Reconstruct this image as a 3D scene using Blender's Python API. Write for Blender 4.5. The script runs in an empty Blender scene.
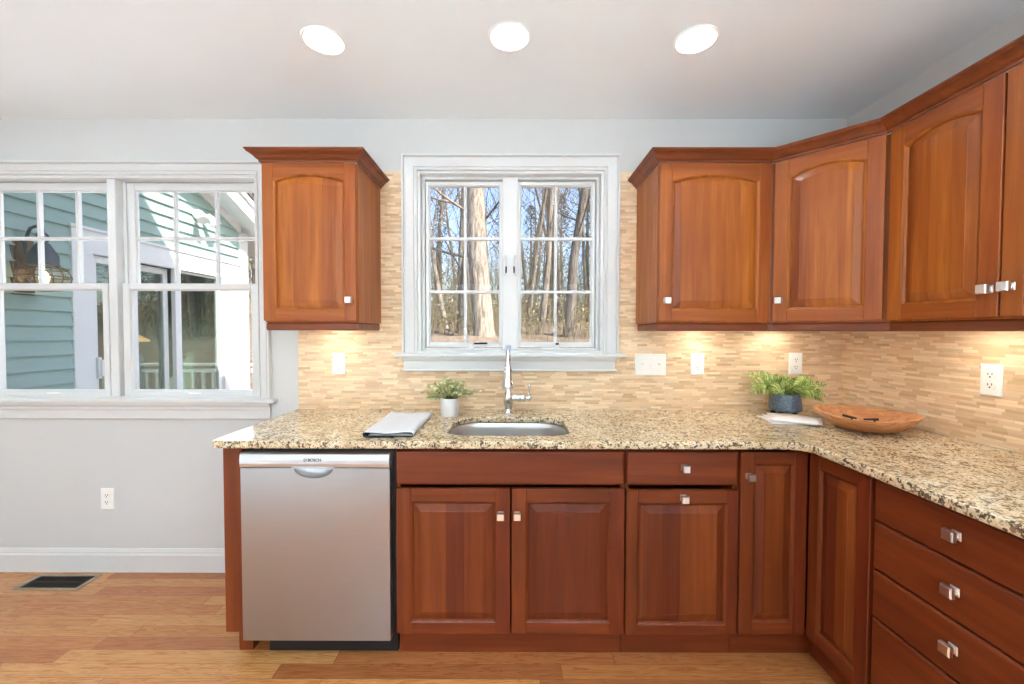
import bpy, bmesh, math, random
from mathutils import Vector, Matrix

SC = bpy.context.scene
COL = SC.collection
R = math.radians

# ------------------------------------------------------------------ camera
cam_d = bpy.data.cameras.new('camera')
cam_d.sensor_width = 36.0
cam_d.lens = 406.0 / 1024.0 * 36.0
cam_d.clip_start = 0.05
cam_d.clip_end = 500
cam = bpy.data.objects.new('camera', cam_d)
COL.objects.link(cam)
CAMY, CAMZ = -2.233, 1.344
cam.matrix_world = (Matrix.Translation((0, CAMY, CAMZ)) @ Matrix.Rotation(0.0017, 4, 'Z')
                    @ Matrix.Rotation(math.pi / 2 - 0.0264, 4, 'X') @ Matrix.Rotation(0.0017, 4, 'Z'))
SC.camera = cam

# ------------------------------------------------------------------ exposure, sky, sun, daylight, fill lamps
vs = SC.view_settings
vs.view_transform = 'Standard'
vs.look = 'None'
vs.gamma = 1.0
vs.use_curve_mapping = False
vs.exposure = -0.55
SC.cycles.max_bounces = 10
SC.cycles.diffuse_bounces = 6
SC.cycles.glossy_bounces = 4
SC.cycles.transparent_max_bounces = 16
SC.cycles.sample_clamp_indirect = 0.0
SC.cycles.use_guiding = True
SC.cycles.use_surface_guiding = True
SC.cycles.caustics_reflective = False
SC.cycles.caustics_refractive = False

world = bpy.data.worlds.new('sky')
SC.world = world
world.use_nodes = True
wn = world.node_tree
wn.nodes.clear()
sky = wn.nodes.new('ShaderNodeTexSky')
sky.sky_type = 'NISHITA'
sky.sun_disc = False
sky.sun_elevation = R(42)
sky.sun_rotation = R(125)
sky.air_density = 1.0
sky.dust_density = 1.6
sky.ozone_density = 1.0
bgn = wn.nodes.new('ShaderNodeBackground')
bgn.inputs['Strength'].default_value = 0.62
wout = wn.nodes.new('ShaderNodeOutputWorld')
wn.links.new(sky.outputs[0], bgn.inputs[0])
wn.links.new(bgn.outputs[0], wout.inputs[0])


def lamp(name, kind, loc, energy, color=(1, 1, 1), direction=None, **kw):
    d = bpy.data.lights.new(name, kind)
    d.energy = energy
    d.color = color
    for k, v in kw.items():
        setattr(d, k, v)
    o = bpy.data.objects.new(name, d)
    COL.objects.link(o)
    o.location = loc
    if direction is not None:
        o.rotation_euler = Vector(direction).to_track_quat('-Z', 'Y').to_euler()
    return o


SUN_DIR = (-0.80, 0.57, -1.0)
lamp('sun', 'SUN', (3, -6, 9), 16, (1.0, 0.95, 0.86), SUN_DIR, angle=R(0.6))
# fill lamp added at the unseen rear opening, in place of daylight
lamp('rear_fill', 'AREA', (-0.9, -5.34, 1.22), 60, (0.54, 0.79, 1.0), (0, 1, 0.22),
     shape='RECTANGLE', size=4.6, size_y=2.2)
# fill lamp added outside the added rear doors, throwing light up onto the ceiling
lamp('ceiling_fill', 'AREA', (-0.9, -6.3, 0.05), 160, (0.55, 0.80, 1.0), (0, 0.74, 0.66),
     shape='RECTANGLE', size=4.6, size_y=2.0)
# daylight arriving through the double window (outside its glass)
lamp('daylight_window', 'AREA', (-2.18, 0.34, 1.60), 14, (0.92, 0.97, 1.0), (0.1, -1, -0.15),
     shape='RECTANGLE', size=1.5, size_y=1.15)
CAN_POWER = 4.5
PENDANT_FILL_POWER = 105.0  # for the added fill pendants
PUCK_POWER = 1.25

# ------------------------------------------------------------------ room dimensions
XR = 1.809          # right wall
XL = -4.2           # left wall
YB = -5.2           # rear wall
ZC = 2.495          # ceiling


def lin(r, g, b):
    def f(c):
        c /= 255.0
        return c / 12.92 if c <= 0.04045 else ((c + 0.055) / 1.055) ** 2.4
    return (f(r), f(g), f(b), 1.0)


# ------------------------------------------------------------------ materials
class NT:
    def __init__(self, name):
        self.m = bpy.data.materials.new(name)
        self.m.use_nodes = True
        self.t = self.m.node_tree
        self.b = self.t.nodes['Principled BSDF']
        self.out = self.t.nodes['Material Output']

    def n(self, typ, **kw):
        nd = self.t.nodes.new(typ)
        for k, v in kw.items():
            if k.startswith('i_'):
                key = k[2:]
                nd.inputs[int(key) if key.isdigit() else key].default_value = v
            else:
                setattr(nd, k, v)
        return nd

    def l(self, a, b):
        self.t.links.new(a, b)

    def val(self, x, sock):
        if isinstance(x, (int, float)):
            sock.default_value = x
        else:
            self.l(x, sock)

    def math(self, op, a, b=None, c=None):
        nd = self.n('ShaderNodeMath', operation=op)
        self.val(a, nd.inputs[0])
        if b is not None:
            self.val(b, nd.inputs[1])
        if c is not None:
            self.val(c, nd.inputs[2])
        return nd.outputs[0]

    def xyz(self, coord='Object'):
        tc = self.n('ShaderNodeTexCoord')
        s = self.n('ShaderNodeSeparateXYZ')
        self.l(tc.outputs[coord], s.inputs[0])
        return s.outputs[0], s.outputs[1], s.outputs[2], tc.outputs[coord]

    def comb(self, x, y, z):
        c = self.n('ShaderNodeCombineXYZ')
        for s, v in zip(c.inputs, (x, y, z)):
            self.val(v, s)
        return c.outputs[0]

    def noise(self, vec, scale=5, detail=3, rough=0.5, dist=0.0):
        nd = self.n('ShaderNodeTexNoise')
        nd.inputs['Scale'].default_value = scale
        nd.inputs['Detail'].default_value = detail
        nd.inputs['Roughness'].default_value = rough
        nd.inputs['Distortion'].default_value = dist
        if vec is not None:
            self.l(vec, nd.inputs['Vector'])
        return nd.outputs['Fac']

    def white(self, vec):
        nd = self.n('ShaderNodeTexWhiteNoise', noise_dimensions='3D')
        self.l(vec, nd.inputs['Vector'])
        return nd.outputs['Value']

    def ramp(self, fac, stops, interp='LINEAR'):
        nd = self.n('ShaderNodeValToRGB')
        cr = nd.color_ramp
        cr.interpolation = interp
        while len(cr.elements) < len(stops):
            cr.elements.new(0.5)
        for e, (p, c) in zip(cr.elements, stops):
            e.position = p
            e.color = c
        self.l(fac, nd.inputs[0])
        return nd.outputs[0]

    def mix(self, fac, a, b, blend='MIX'):
        nd = self.n('ShaderNodeMix', data_type='RGBA', blend_type=blend)
        self.val(fac, nd.inputs[0])
        for s, v in ((nd.inputs[6], a), (nd.inputs[7], b)):
            if isinstance(v, tuple):
                s.default_value = v
            else:
                self.l(v, s)
        return nd.outputs[2]

    def hsv(self, col, h=0.5, s=1.0, v=1.0):
        nd = self.n('ShaderNodeHueSaturation')
        self.val(h, nd.inputs['Hue'])
        self.val(s, nd.inputs['Saturation'])
        self.val(v, nd.inputs['Value'])
        self.l(col, nd.inputs['Color'])
        return nd.outputs[0]

    def bump(self, h, strength=0.2, dist=0.002):
        nd = self.n('ShaderNodeBump')
        nd.inputs['Strength'].default_value = strength
        nd.inputs['Distance'].default_value = dist
        self.l(h, nd.inputs['Height'])
        self.l(nd.outputs[0], self.b.inputs['Normal'])

    def color(self, c):
        self.l(c, self.b.inputs['Base Color'])


def mat_plain(name, col, rough=0.5, metal=0.0, var=0.04, spec=0.5, scale=12.0, coat=0.0):
    n = NT(name)
    _, _, _, v = n.xyz()
    f = n.noise(v, scale, 3)
    c2 = tuple(min(1, x * (1 + var)) for x in col[:3]) + (1,)
    c1 = tuple(x * (1 - var) for x in col[:3]) + (1,)
    n.color(n.ramp(f, [(0.3, c1), (0.7, c2)]))
    n.b.inputs['Roughness'].default_value = rough
    n.b.inputs['Metallic'].default_value = metal
    n.b.inputs['Specular IOR Level'].default_value = spec
    n.b.inputs['Coat Weight'].default_value = coat
    return n.m


def mat_emit(name, col, strength):
    n = NT(name)
    n.b.inputs['Base Color'].default_value = col
    n.b.inputs['Emission Color'].default_value = col
    n.b.inputs['Emission Strength'].default_value = strength
    return n.m


def mat_wood(name, axis, dark, mid, light, staves=0.0, rough=0.40, coat=0.10):
    """Cherry: grain runs along local axis ('X' or 'Z'); staves is the width of the glued-up boards of a panel."""
    n = NT(name)
    x, y, z, v = n.xyz()
    info = n.n('ShaderNodeObjectInfo')
    geo = n.n('ShaderNodeNewGeometry')
    rnd = n.math('MULTIPLY', info.outputs['Random'], 53.0)
    along, across = (z, x) if axis == 'Z' else (x, z)
    if staves:
        a2 = n.math('ADD', across, n.math('MULTIPLY', info.outputs['Random'], 7.13))
        board = n.math('FLOOR', n.math('DIVIDE', a2, staves))
        isl = n.white(n.comb(board, rnd, 3.3))
    else:
        isl = geo.outputs['Random Per Island']
    off = n.math('MULTIPLY', isl, 19.0)
    gx = n.math('ADD', n.math('MULTIPLY', across, 26.0), n.math('ADD', off, rnd))
    gz = n.math('ADD', n.math('MULTIPLY', along, 1.5), off)
    gy = n.math('MULTIPLY', y, 26.0)
    f1 = n.noise(n.comb(gx, gy, gz), 1.0, 4, 0.55, 0.6)
    fx = n.math('MULTIPLY', gx, 9.0)
    f2 = n.noise(n.comb(fx, n.math('MULTIPLY', gy, 9.0), n.math('MULTIPLY', gz, 3.0)), 1.0, 2, 0.6)
    big = n.noise(n.comb(n.math('MULTIPLY', gx, .12), gy, n.math('MULTIPLY', gz, 1.3)), 1.0, 3)
    fac = n.math('ADD', n.math('MULTIPLY', f1, 0.62), n.math('MULTIPLY', f2, 0.12))
    fac = n.math('ADD', fac, n.math('MULTIPLY', big, 0.26))
    c = n.ramp(fac, [(0.24, dark), (0.5, mid), (0.76, light)])
    val = n.math('ADD', n.math('MULTIPLY', isl, 0.62 if staves else 0.24), 0.68 if staves else 0.88)
    hue = n.math('ADD', n.math('MULTIPLY', n.math('SUBTRACT', isl, 0.5), 0.012), 0.5)
    c = n.hsv(c, hue, 1.0, val)
    n.color(c)
    n.b.inputs['Roughness'].default_value = rough
    n.b.inputs['Coat Weight'].default_value = coat
    n.b.inputs['Coat Roughness'].default_value = 0.15
    n.b.inputs['Specular IOR Level'].default_value = 0.35
    n.bump(f2, 0.06, 0.0008)
    return n.m


def mat_tile():
    n = NT('mosaic_tile')
    x, y, z, v = n.xyz()
    u = n.math('SUBTRACT', x, y)                      # runs on round the corner
    H = 0.0118
    row = n.math('FLOOR', n.math('DIVIDE', z, H))
    rr = n.white(n.comb(row, 1.7, 0.3))
    ln = n.math('ADD', n.math('MULTIPLY', n.white(n.comb(row, 4.1, 9.3)), 0.05), 0.045)
    uu = n.math('DIVIDE', n.math('ADD', u, n.math('MULTIPLY', rr, 3.0)), ln)
    br = n.math('FLOOR', uu)
    fid = n.white(n.comb(row, br, 2.2))
    fid2 = n.white(n.comb(br, row, 7.9))
    c = n.ramp(fid, [(0.0, lin(208, 172, 132)), (0.14, lin(222, 190, 152)), (0.30, lin(234, 206, 170)),
                     (0.48, lin(242, 218, 184)), (0.64, lin(222, 198, 166)), (0.80, lin(242, 224, 194)),
                     (0.94, lin(214, 184, 148)), (0.98, lin(198, 162, 126))], 'CONSTANT')
    c = n.mix(0.28, c, lin(226, 198, 162))
    c = n.hsv(c, 0.5, 1.0, n.math('ADD', n.math('MULTIPLY', fid2, 0.12), 1.04))
    st = n.noise(n.comb(n.math('MULTIPLY', u, 22.0), 0.0, n.math('MULTIPLY', z, 260.0)), 1.0, 3, 0.6)
    c = n.mix(0.3, c, n.ramp(st, [(0.3, lin(196, 166, 136)), (0.7, lin(255, 244, 232))]), 'MULTIPLY')
    fz = n.math('FRACT', n.math('DIVIDE', z, H))
    gz = n.math('LESS_THAN', fz, 0.10)
    gx = n.math('LESS_THAN', n.math('FRACT', uu), 0.016)
    g = n.math('MAXIMUM', gz, gx)
    c = n.mix(n.math('MULTIPLY', g, 0.7), c, lin(206, 180, 142))
    n.color(c)
    n.l(n.math('ADD', n.math('MULTIPLY', fid2, 0.35), 0.18), n.b.inputs['Roughness'])
    n.bump(n.math('SUBTRACT', n.math('MULTIPLY', fid, 0.6), g), 0.35, 0.0015)
    return n.m


def mat_granite():
    n = NT('granite')
    x, y, z, v = n.xyz()
    big = n.noise(v, 7.0, 4, 0.6, 0.8)
    midn = n.noise(v, 42.0, 4, 0.65, 0.4)
    c = n.ramp(n.math('ADD', n.math('MULTIPLY', big, 0.5), n.math('MULTIPLY', midn, 0.5)),
               [(0.32, lin(164, 134, 96)), (0.45, lin(208, 182, 142)), (0.56, lin(226, 206, 170)), (0.70, lin(240, 230, 210))])
    vo = n.n('ShaderNodeTexVoronoi')
    vo.inputs['Scale'].default_value = 125.0
    n.l(v, vo.inputs['Vector'])
    sep = n.n('ShaderNodeSeparateColor')
    n.l(vo.outputs['Color'], sep.inputs[0])
    patch = n.noise(v, 24.0, 3, 0.6)
    pr = n.math('ADD', sep.outputs[0], n.math('MULTIPLY', n.math('SUBTRACT', patch, 0.5), 1.5))
    m1 = n.math('GREATER_THAN', pr, 0.74)
    c = n.mix(n.math('MULTIPLY', m1, 0.88), c, n.ramp(sep.outputs[1], [(0.0, lin(36, 28, 22)), (0.40, lin(84, 60, 40)), (0.7, lin(138, 108, 76))], 'CONSTANT'))
    vo2 = n.n('ShaderNodeTexVoronoi')
    vo2.inputs['Scale'].default_value = 260.0
    n.l(v, vo2.inputs['Vector'])
    sep2 = n.n('ShaderNodeSeparateColor')
    n.l(vo2.outputs['Color'], sep2.inputs[0])
    m2 = n.math('GREATER_THAN', sep2.outputs[0], 0.80)
    c = n.mix(n.math('MULTIPLY', m2, 0.75), c, n.ramp(sep2.outputs[1], [(0.0, lin(88, 74, 58)), (0.4, lin(140, 122, 96)), (0.7, lin(228, 222, 210))], 'CONSTANT'))
    n.color(c)
    n.b.inputs['Roughness'].default_value = 0.13
    n.b.inputs['Specular IOR Level'].default_value = 0.6
    return n.m


def mat_floor():
    n = NT('oak_floor')
    x, y, z, v = n.xyz()
    W = 0.070
    row = n.math('FLOOR', n.math('DIVIDE', y, W))
    r1 = n.white(n.comb(row, 2.1, 0.5))
    ln = n.math('ADD', n.math('MULTIPLY', n.white(n.comb(row, 8.8, 1.5)), 0.5), 0.75)
    uu = n.math('DIVIDE', n.math('ADD', x, n.math('MULTIPLY', r1, 9.0)), ln)
    pl = n.math('FLOOR', uu)
    pid = n.white(n.comb(row, pl, 5.5))
    pid2 = n.white(n.comb(pl, row, 1.1))
    c = n.ramp(pid, [(0.0, lin(164, 102, 60)), (0.14, lin(180, 116, 68)), (0.40, lin(194, 131, 76)),
                     (0.75, lin(209, 153, 94)), (0.92, lin(188, 122, 71)), (1.0, lin(170, 108, 64))])
    off = n.math('MULTIPLY', pid2, 31.0)
    gv = n.comb(n.math('ADD', n.math('MULTIPLY', x, 1.6), off), n.math('ADD', n.math('MULTIPLY', y, 26.0), off), 0.0)
    f1 = n.noise(gv, 1.0, 4, 0.6, 1.6)
    band = n.math('FRACT', n.math('MULTIPLY', f1, 7.0))
    c = n.mix(0.75, c, n.ramp(band, [(0.0, lin(205, 170, 140)), (0.25, (1, 1, 1, 1)), (0.8, (1, 1, 1, 1)), (1.0, lin(215, 185, 155))]), 'MULTIPLY')
    f2 = n.noise(n.comb(n.math('MULTIPLY', x, 14.0), n.math('MULTIPLY', y, 420.0), off), 1.0, 2, 0.6)
    c = n.mix(0.5, c, n.ramp(f2, [(0.35, lin(205, 175, 150)), (0.62, (1, 1, 1, 1))]), 'MULTIPLY')
    g = n.math('MAXIMUM', n.math('LESS_THAN', n.math('FRACT', n.math('DIVIDE', y, W)), 0.022),
               n.math('LESS_THAN', n.math('FRACT', uu), 0.003))
    c = n.mix(n.math('MULTIPLY', g, 0.6), c, lin(96, 56, 32))
    n.color(c)
    n.b.inputs['Roughness'].default_value = 0.26
    n.b.inputs['Coat Weight'].default_value = 0.2
    n.b.inputs['Coat Roughness'].default_value = 0.2
    n.bump(n.math('SUBTRACT', n.math('MULTIPLY', f1, 0.2), g), 0.12, 0.001)
    return n.m


def mat_steel(name, axis='X', base=(0.60, 0.595, 0.59, 1), rough=0.30):
    n = NT(name)
    x, y, z, v = n.xyz()
    vec = n.comb(n.math('MULTIPLY', x, 3.0 if axis == 'X' else 600.0), n.math('MULTIPLY', y, 3.0), n.math('MULTIPLY', z, 700.0 if axis == 'X' else 3.0))
    f = n.noise(vec, 1.0, 2, 0.6)
    n.color(n.ramp(f, [(0.3, tuple(c * 0.93 for c in base[:3]) + (1,)), (0.7, base)]))
    n.b.inputs['Metallic'].default_value = 1.0
    n.l(n.math('ADD', n.math('MULTIPLY', f, 0.12), rough), n.b.inputs['Roughness'])
    n.b.inputs['Anisotropic'].default_value = 0.5
    return n.m


def mat_glass(name, refl=0.10, tint=(1, 1, 1, 1)):
    n = NT(name)
    n.t.nodes.remove(n.b)
    tr = n.n('ShaderNodeBsdfTransparent')
    tr.inputs[0].default_value = tint
    gl = n.n('ShaderNodeBsdfGlossy')
    gl.inputs['Roughness'].default_value = 0.0
    lw = n.n('ShaderNodeLayerWeight')
    lw.inputs[0].default_value = 0.5
    fac = n.math('ADD', n.math('MULTIPLY', n.math('POWER', lw.outputs['Facing'], 3.0), 0.5), refl)
    mx = n.n('ShaderNodeMixShader')
    n.l(fac, mx.inputs[0])
    n.l(tr.outputs[0], mx.inputs[1])
    n.l(gl.outputs[0], mx.inputs[2])
    n.l(mx.outputs[0], n.out.inputs[0])
    return n.m


def mat_bark(name, c1, c2):
    n = NT(name)
    x, y, z, v = n.xyz()
    info = n.n('ShaderNodeObjectInfo')
    off = n.math('MULTIPLY', info.outputs['Random'], 40.0)
    f = n.noise(n.comb(n.math('ADD', n.math('MULTIPLY', x, 16.0), off), n.math('MULTIPLY', y, 16.0), n.math('MULTIPLY', z, 2.2)), 1.0, 5, 0.75, 0.6)
    c = n.ramp(f, [(0.40, c1), (0.60, c2)])
    n.bump(f, 1.0, 0.05)
    c = n.hsv(c, 0.5, 1.0, n.math('ADD', n.math('MULTIPLY', info.outputs['Random'], 0.5), 0.75))
    n.color(c)
    n.b.inputs['Roughness'].default_value = 0.9
    n.b.inputs['Specular IOR Level'].default_value = 0.1
    return n.m


def mat_leafy(name, c1, c2, c3, scale=30):
    n = NT(name)
    geo = n.n('ShaderNodeNewGeometry')
    n.color(n.ramp(geo.outputs['Random Per Island'], [(0.0, c1), (0.5, c2), (1.0, c3)]))
    n.b.inputs['Roughness'].default_value = 0.6
    n.b.inputs['Specular IOR Level'].default_value = 0.62
    return n.m


M = {}
# cherry
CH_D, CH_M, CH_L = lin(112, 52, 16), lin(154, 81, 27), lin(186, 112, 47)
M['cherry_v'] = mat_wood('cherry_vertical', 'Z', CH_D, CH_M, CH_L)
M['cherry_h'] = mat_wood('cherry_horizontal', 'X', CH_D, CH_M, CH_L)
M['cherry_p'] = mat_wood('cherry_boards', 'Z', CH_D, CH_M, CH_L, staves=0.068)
CH_SHADED_D, CH_SHADED_M, CH_SHADED_L = lin(80, 34, 11), lin(114, 50, 17), lin(140, 68, 27)  # same cherry, darkened to paint in the weaker light on the base cabinets
M['base_v'] = mat_wood('shaded_cherry_vertical', 'Z', CH_SHADED_D, CH_SHADED_M, CH_SHADED_L, rough=0.48, coat=0.05)
M['base_h'] = mat_wood('shaded_cherry_horizontal', 'X', CH_SHADED_D, CH_SHADED_M, CH_SHADED_L, rough=0.48, coat=0.05)
M['base_p'] = mat_wood('shaded_cherry_boards', 'Z', CH_SHADED_D, CH_SHADED_M, CH_SHADED_L, staves=0.074, rough=0.48, coat=0.05)
M['crown'] = mat_wood('crown_cherry', 'X', lin(92, 44, 20), lin(120, 60, 28), lin(146, 80, 42))
M['wall'] = mat_plain('wall_paint', lin(207, 206, 203), 0.6, var=0.012, scale=2.0, spec=0.3)
M['ceiling'] = mat_plain('ceiling_paint', lin(240, 244, 245), 0.8, var=0.01, scale=2.0, spec=0.2)
M['white'] = mat_plain('white_trim_paint', lin(215, 213, 210), 0.35, var=0.012, scale=3.0)
M['vinyl'] = mat_plain('white_vinyl', lin(217, 216, 214), 0.4, var=0.01, scale=3.0)
M['plate'] = mat_plain('white_plastic', lin(244, 241, 234), 0.3, var=0.01)
M['slot'] = mat_plain('dark_slot', lin(40, 36, 32), 0.5)
M['tile'] = mat_tile()
M['granite'] = mat_granite()
M['floor'] = mat_floor()
M['steel'] = mat_steel('brushed_steel', 'X', (0.46, 0.475, 0.49, 1))
M['steel_strip'] = mat_steel('satin_steel', 'X', (0.70, 0.71, 0.72, 1), 0.38)
M['sink'] = mat_steel('sink_steel', 'Z', (0.66, 0.63, 0.60, 1), 0.34)
M['chrome'] = mat_plain('chrome', (0.78, 0.79, 0.80, 1), 0.08, 1.0, 0.02)
M['nickel'] = mat_plain('satin_nickel', (0.86, 0.84, 0.81, 1), 0.28, 1.0, 0.03)
M['black'] = mat_plain('black_plastic', lin(16, 16, 17), 0.45)
M['ink'] = mat_plain('logo_ink', lin(52, 52, 56), 0.5)
M['glass'] = mat_glass('window_glass', 0.012)
M['glass_dark'] = mat_glass('patio_glass', 0.13, (0.80, 0.90, 0.86, 1))
M['can'] = mat_plain('white_reflector', lin(250, 250, 248), 0.4, var=0.01)
M['lens'] = mat_emit('lamp_lens', (1.0, 0.97, 0.92, 1), 6.0)
M['puck'] = mat_emit('puck_lens', (1.0, 0.88, 0.68, 1), 5.0)


# ------------------------------------------------------------------ mesh helpers
class MB:
    def __init__(self):
        self.bm = bmesh.new()

    def face(self, vs, mi=0, smooth=False):
        try:
            f = self.bm.faces.new(vs)
            f.material_index = mi
            f.smooth = smooth
            return f
        except ValueError:
            return None

    def v(self, p):
        return self.bm.verts.new(p)

    def box(self, x0, x1, y0, y1, z0, z1, bevel=0.0, mi=0, seg=1):
        vs = [self.v((x, y, z)) for z in (z0, z1) for y in (y0, y1) for x in (x0, x1)]
        fs = [self.face([vs[i] for i in q], mi) for q in ((0, 2, 3, 1), (4, 5, 7, 6), (0, 1, 5, 4), (2, 6, 7, 3), (0, 4, 6, 2), (1, 3, 7, 5))]
        if bevel > 0:
            es = list({e for f in fs for e in f.edges})
            r = bmesh.ops.bevel(self.bm, geom=es, offset=bevel, segments=seg, affect='EDGES', profile=0.5, clamp_overlap=True)
            for f in r['faces']:
                f.material_index = mi
        return self

    def prism(self, pts, a0, a1, axis='y', mi=0, bevel=0.0):
        """pts: 2D polygon; axis 'y': pts are (x, z); 'z': (x, y); 'x': (y, z)."""
        def P(p, a):
            if axis == 'y':
                return (p[0], a, p[1])
            if axis == 'z':
                return (p[0], p[1], a)
            return (a, p[0], p[1])
        A = [self.v(P(p, a0)) for p in pts]
        B = [self.v(P(p, a1)) for p in pts]
        n = len(pts)
        fs = [self.face(A, mi), self.face(list(reversed(B)), mi)]
        for i in range(n):
            j = (i + 1) % n
            fs.append(self.face([A[j], A[i], B[i], B[j]], mi))
        bmesh.ops.recalc_face_normals(self.bm, faces=[f for f in fs if f])
        if bevel > 0:
            es = [e for e in fs[0].edges]
            bmesh.ops.bevel(self.bm, geom=es, offset=bevel, segments=1, affect='EDGES', clamp_overlap=True)
        return self

    def loft(self, loops, closed=True, cap0=False, cap1=False, mi=0, smooth=True):
        L = [[self.v(p) for p in lp] for lp in loops]
        n = len(L[0])
        fs = []
        for a, b in zip(L, L[1:]):
            for i in range(n if closed else n - 1):
                j = (i + 1) % n
                fs.append(self.face([a[i], a[j], b[j], b[i]], mi, smooth))
        if cap0:
            fs.append(self.face(list(reversed(L[0])), mi))
        if cap1:
            fs.append(self.face(L[-1], mi))
        return L

    def lathe(self, prof, c=(0, 0, 0), n=24, mi=0, axis='z', cap0=True, cap1=True, smooth=True):
        loops = []
        for r, h in prof:
            lp = []
            for i in range(n):
                a = 2 * math.pi * i / n
                p, q = r * math.cos(a), r * math.sin(a)
                if axis == 'z':
                    lp.append((c[0] + p, c[1] + q, c[2] + h))
                elif axis == 'y':
                    lp.append((c[0] + p, c[1] + h, c[2] + q))
                else:
                    lp.append((c[0] + h, c[1] + p, c[2] + q))
            loops.append(lp)
        s0 = len(self.bm.faces)
        self.loft(loops, True, cap0, cap1, mi, smooth)
        self.bm.faces.ensure_lookup_table()
        bmesh.ops.recalc_face_normals(self.bm, faces=self.bm.faces[s0:])
        return self

    def tube(self, pts, rad, n=10, mi=0, caps=True, smooth=True):
        pts = [Vector(p) for p in pts]
        if not isinstance(rad, (list, tuple)):
            rad = [rad] * len(pts)
        loops = []
        prev = None
        for i, p in enumerate(pts):
            d = (pts[min(i + 1, len(pts) - 1)] - pts[max(i - 1, 0)]).normalized()
            if prev is None:
                u = d.orthogonal().normalized()
            else:
                u = (prev - d * prev.dot(d))
                u = u.normalized() if u.length > 1e-6 else d.orthogonal().normalized()
            prev = u
            w = d.cross(u)
            loops.append([tuple(p + (u * math.cos(2 * math.pi * k / n) + w * math.sin(2 * math.pi * k / n)) * rad[i]) for k in range(n)])
        self.loft(loops, True, caps, caps, mi, smooth)
        return self

    def sweep(self, path, prof, mi=0, z=0.0, caps=True):
        """prof: closed polygon of (out, height), swept along a 2D path; outward is to the right of travel."""
        path = [Vector(p) for p in path]
        nrm = []
        for a, b in zip(path, path[1:]):
            t = (b - a).normalized()
            nrm.append(Vector((t.y, -t.x)))
        loops = []
        for i, p in enumerate(path):
            if i == 0:
                m = nrm[0]
            elif i == len(path) - 1:
                m = nrm[-1]
            else:
                m = (nrm[i - 1] + nrm[i]) / (1 + nrm[i - 1].dot(nrm[i]))
            loops.append([(p.x + m.x * o, p.y + m.y * o, z + h) for o, h in prof])
        s0 = len(self.bm.faces)
        self.loft(loops, True, caps, caps, mi, False)
        self.bm.faces.ensure_lookup_table()
        bmesh.ops.recalc_face_normals(self.bm, faces=self.bm.faces[s0:])
        return self

    def build(self, name, mats, parent=None, smooth_angle=None, label=None, recalc=False):
        if recalc:
            bmesh.ops.recalc_face_normals(self.bm, faces=self.bm.faces[:])
        me = bpy.data.meshes.new(name)
        self.bm.to_mesh(me)
        self.bm.free()
        for m in (mats if isinstance(mats, (list, tuple)) else [mats]):
            me.materials.append(M[m] if isinstance(m, str) else m)
        if smooth_angle is not None:
            for p in me.polygons:
                p.use_smooth = True
            me.set_sharp_from_angle(angle=R(smooth_angle))
        o = bpy.data.objects.new(name, me)
        COL.objects.link(o)
        if parent is not None:
            o.parent = parent
        if label:
            o['label'] = label
        return o


def thing(name, label, cat, loc=(0, 0, 0), rz=0.0, group=None, kind=None):
    o = bpy.data.objects.new(name, None)
    o.empty_display_size = 0.1
    COL.objects.link(o)
    o.location = loc
    o.rotation_euler = (0, 0, rz)
    return tag(o, label, cat, group, kind)


def tag(o, label=None, cat=None, group=None, kind=None):
    if label:
        o['label'] = label
    if cat:
        o['category'] = cat
    if group:
        o['group'] = group
    if kind:
        o['kind'] = kind
    return o


def structure(o, label, cat='structure'):
    o['kind'] = 'structure'
    o['label'] = label
    o['category'] = cat
    return o


def dup(src, loc, rz=None, label=None, group=None):
    r = src.copy()
    COL.objects.link(r)
    r.location = loc
    if rz is not None:
        r.rotation_euler = (0, 0, rz)
    if label:
        r['label'] = label
    if group:
        r['group'] = group
    for ch in list(src.children):
        c = ch.copy()
        COL.objects.link(c)
        c.parent = r
        for g in list(ch.children):
            d = g.copy()
            COL.objects.link(d)
            d.parent = c
    return r


def arc_pts(cx, cy, r, a0, a1, n):
    return [(cx + r * math.cos(R(a0 + (a1 - a0) * i / n)), cy + r * math.sin(R(a0 + (a1 - a0) * i / n))) for i in range(n + 1)]


def offset_loop(pts, d):
    """Inward offset of a counter-clockwise polygon."""
    n = len(pts)
    out = []
    for i in range(n):
        p0, p, p1 = Vector(pts[i - 1]), Vector(pts[i]), Vector(pts[(i + 1) % n])
        t0, t1 = (p - p0).normalized(), (p1 - p).normalized()
        n0, n1 = Vector((-t0.y, t0.x)), Vector((-t1.y, t1.x))
        m = (n0 + n1) / (1 + n0.dot(n1))
        out.append((p.x + m.x * d, p.y + m.y * d))
    return out


# ------------------------------------------------------------------ room shell
b = MB()
b.box(XL - .2, XR + .2, YB - .2, 0.16, -0.12, 0.0)
structure(b.build('floor', 'floor'), 'honey oak strip floor running across the kitchen', 'floor')
b = MB()
b.box(XL - .2, XR + .2, YB - .2, 0.16, ZC + 0.10, ZC + 0.22)
# ceiling board with round cut-outs for the recessed lights is built from strips below
CANS = [(-0.752, -0.592), (-0.0136, -0.614), (0.722, -0.598)]
CANS_ALL = CANS + [(-2.3, -0.63), (-0.75, -2.0), (0.73, -2.0), (-2.3, -2.0), (-0.75, -3.5), (0.73, -3.5), (-2.3, -3.5)]
structure(b.build('ceiling_slab', 'ceiling'), 'ceiling above the recessed lights', 'ceiling')


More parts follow.
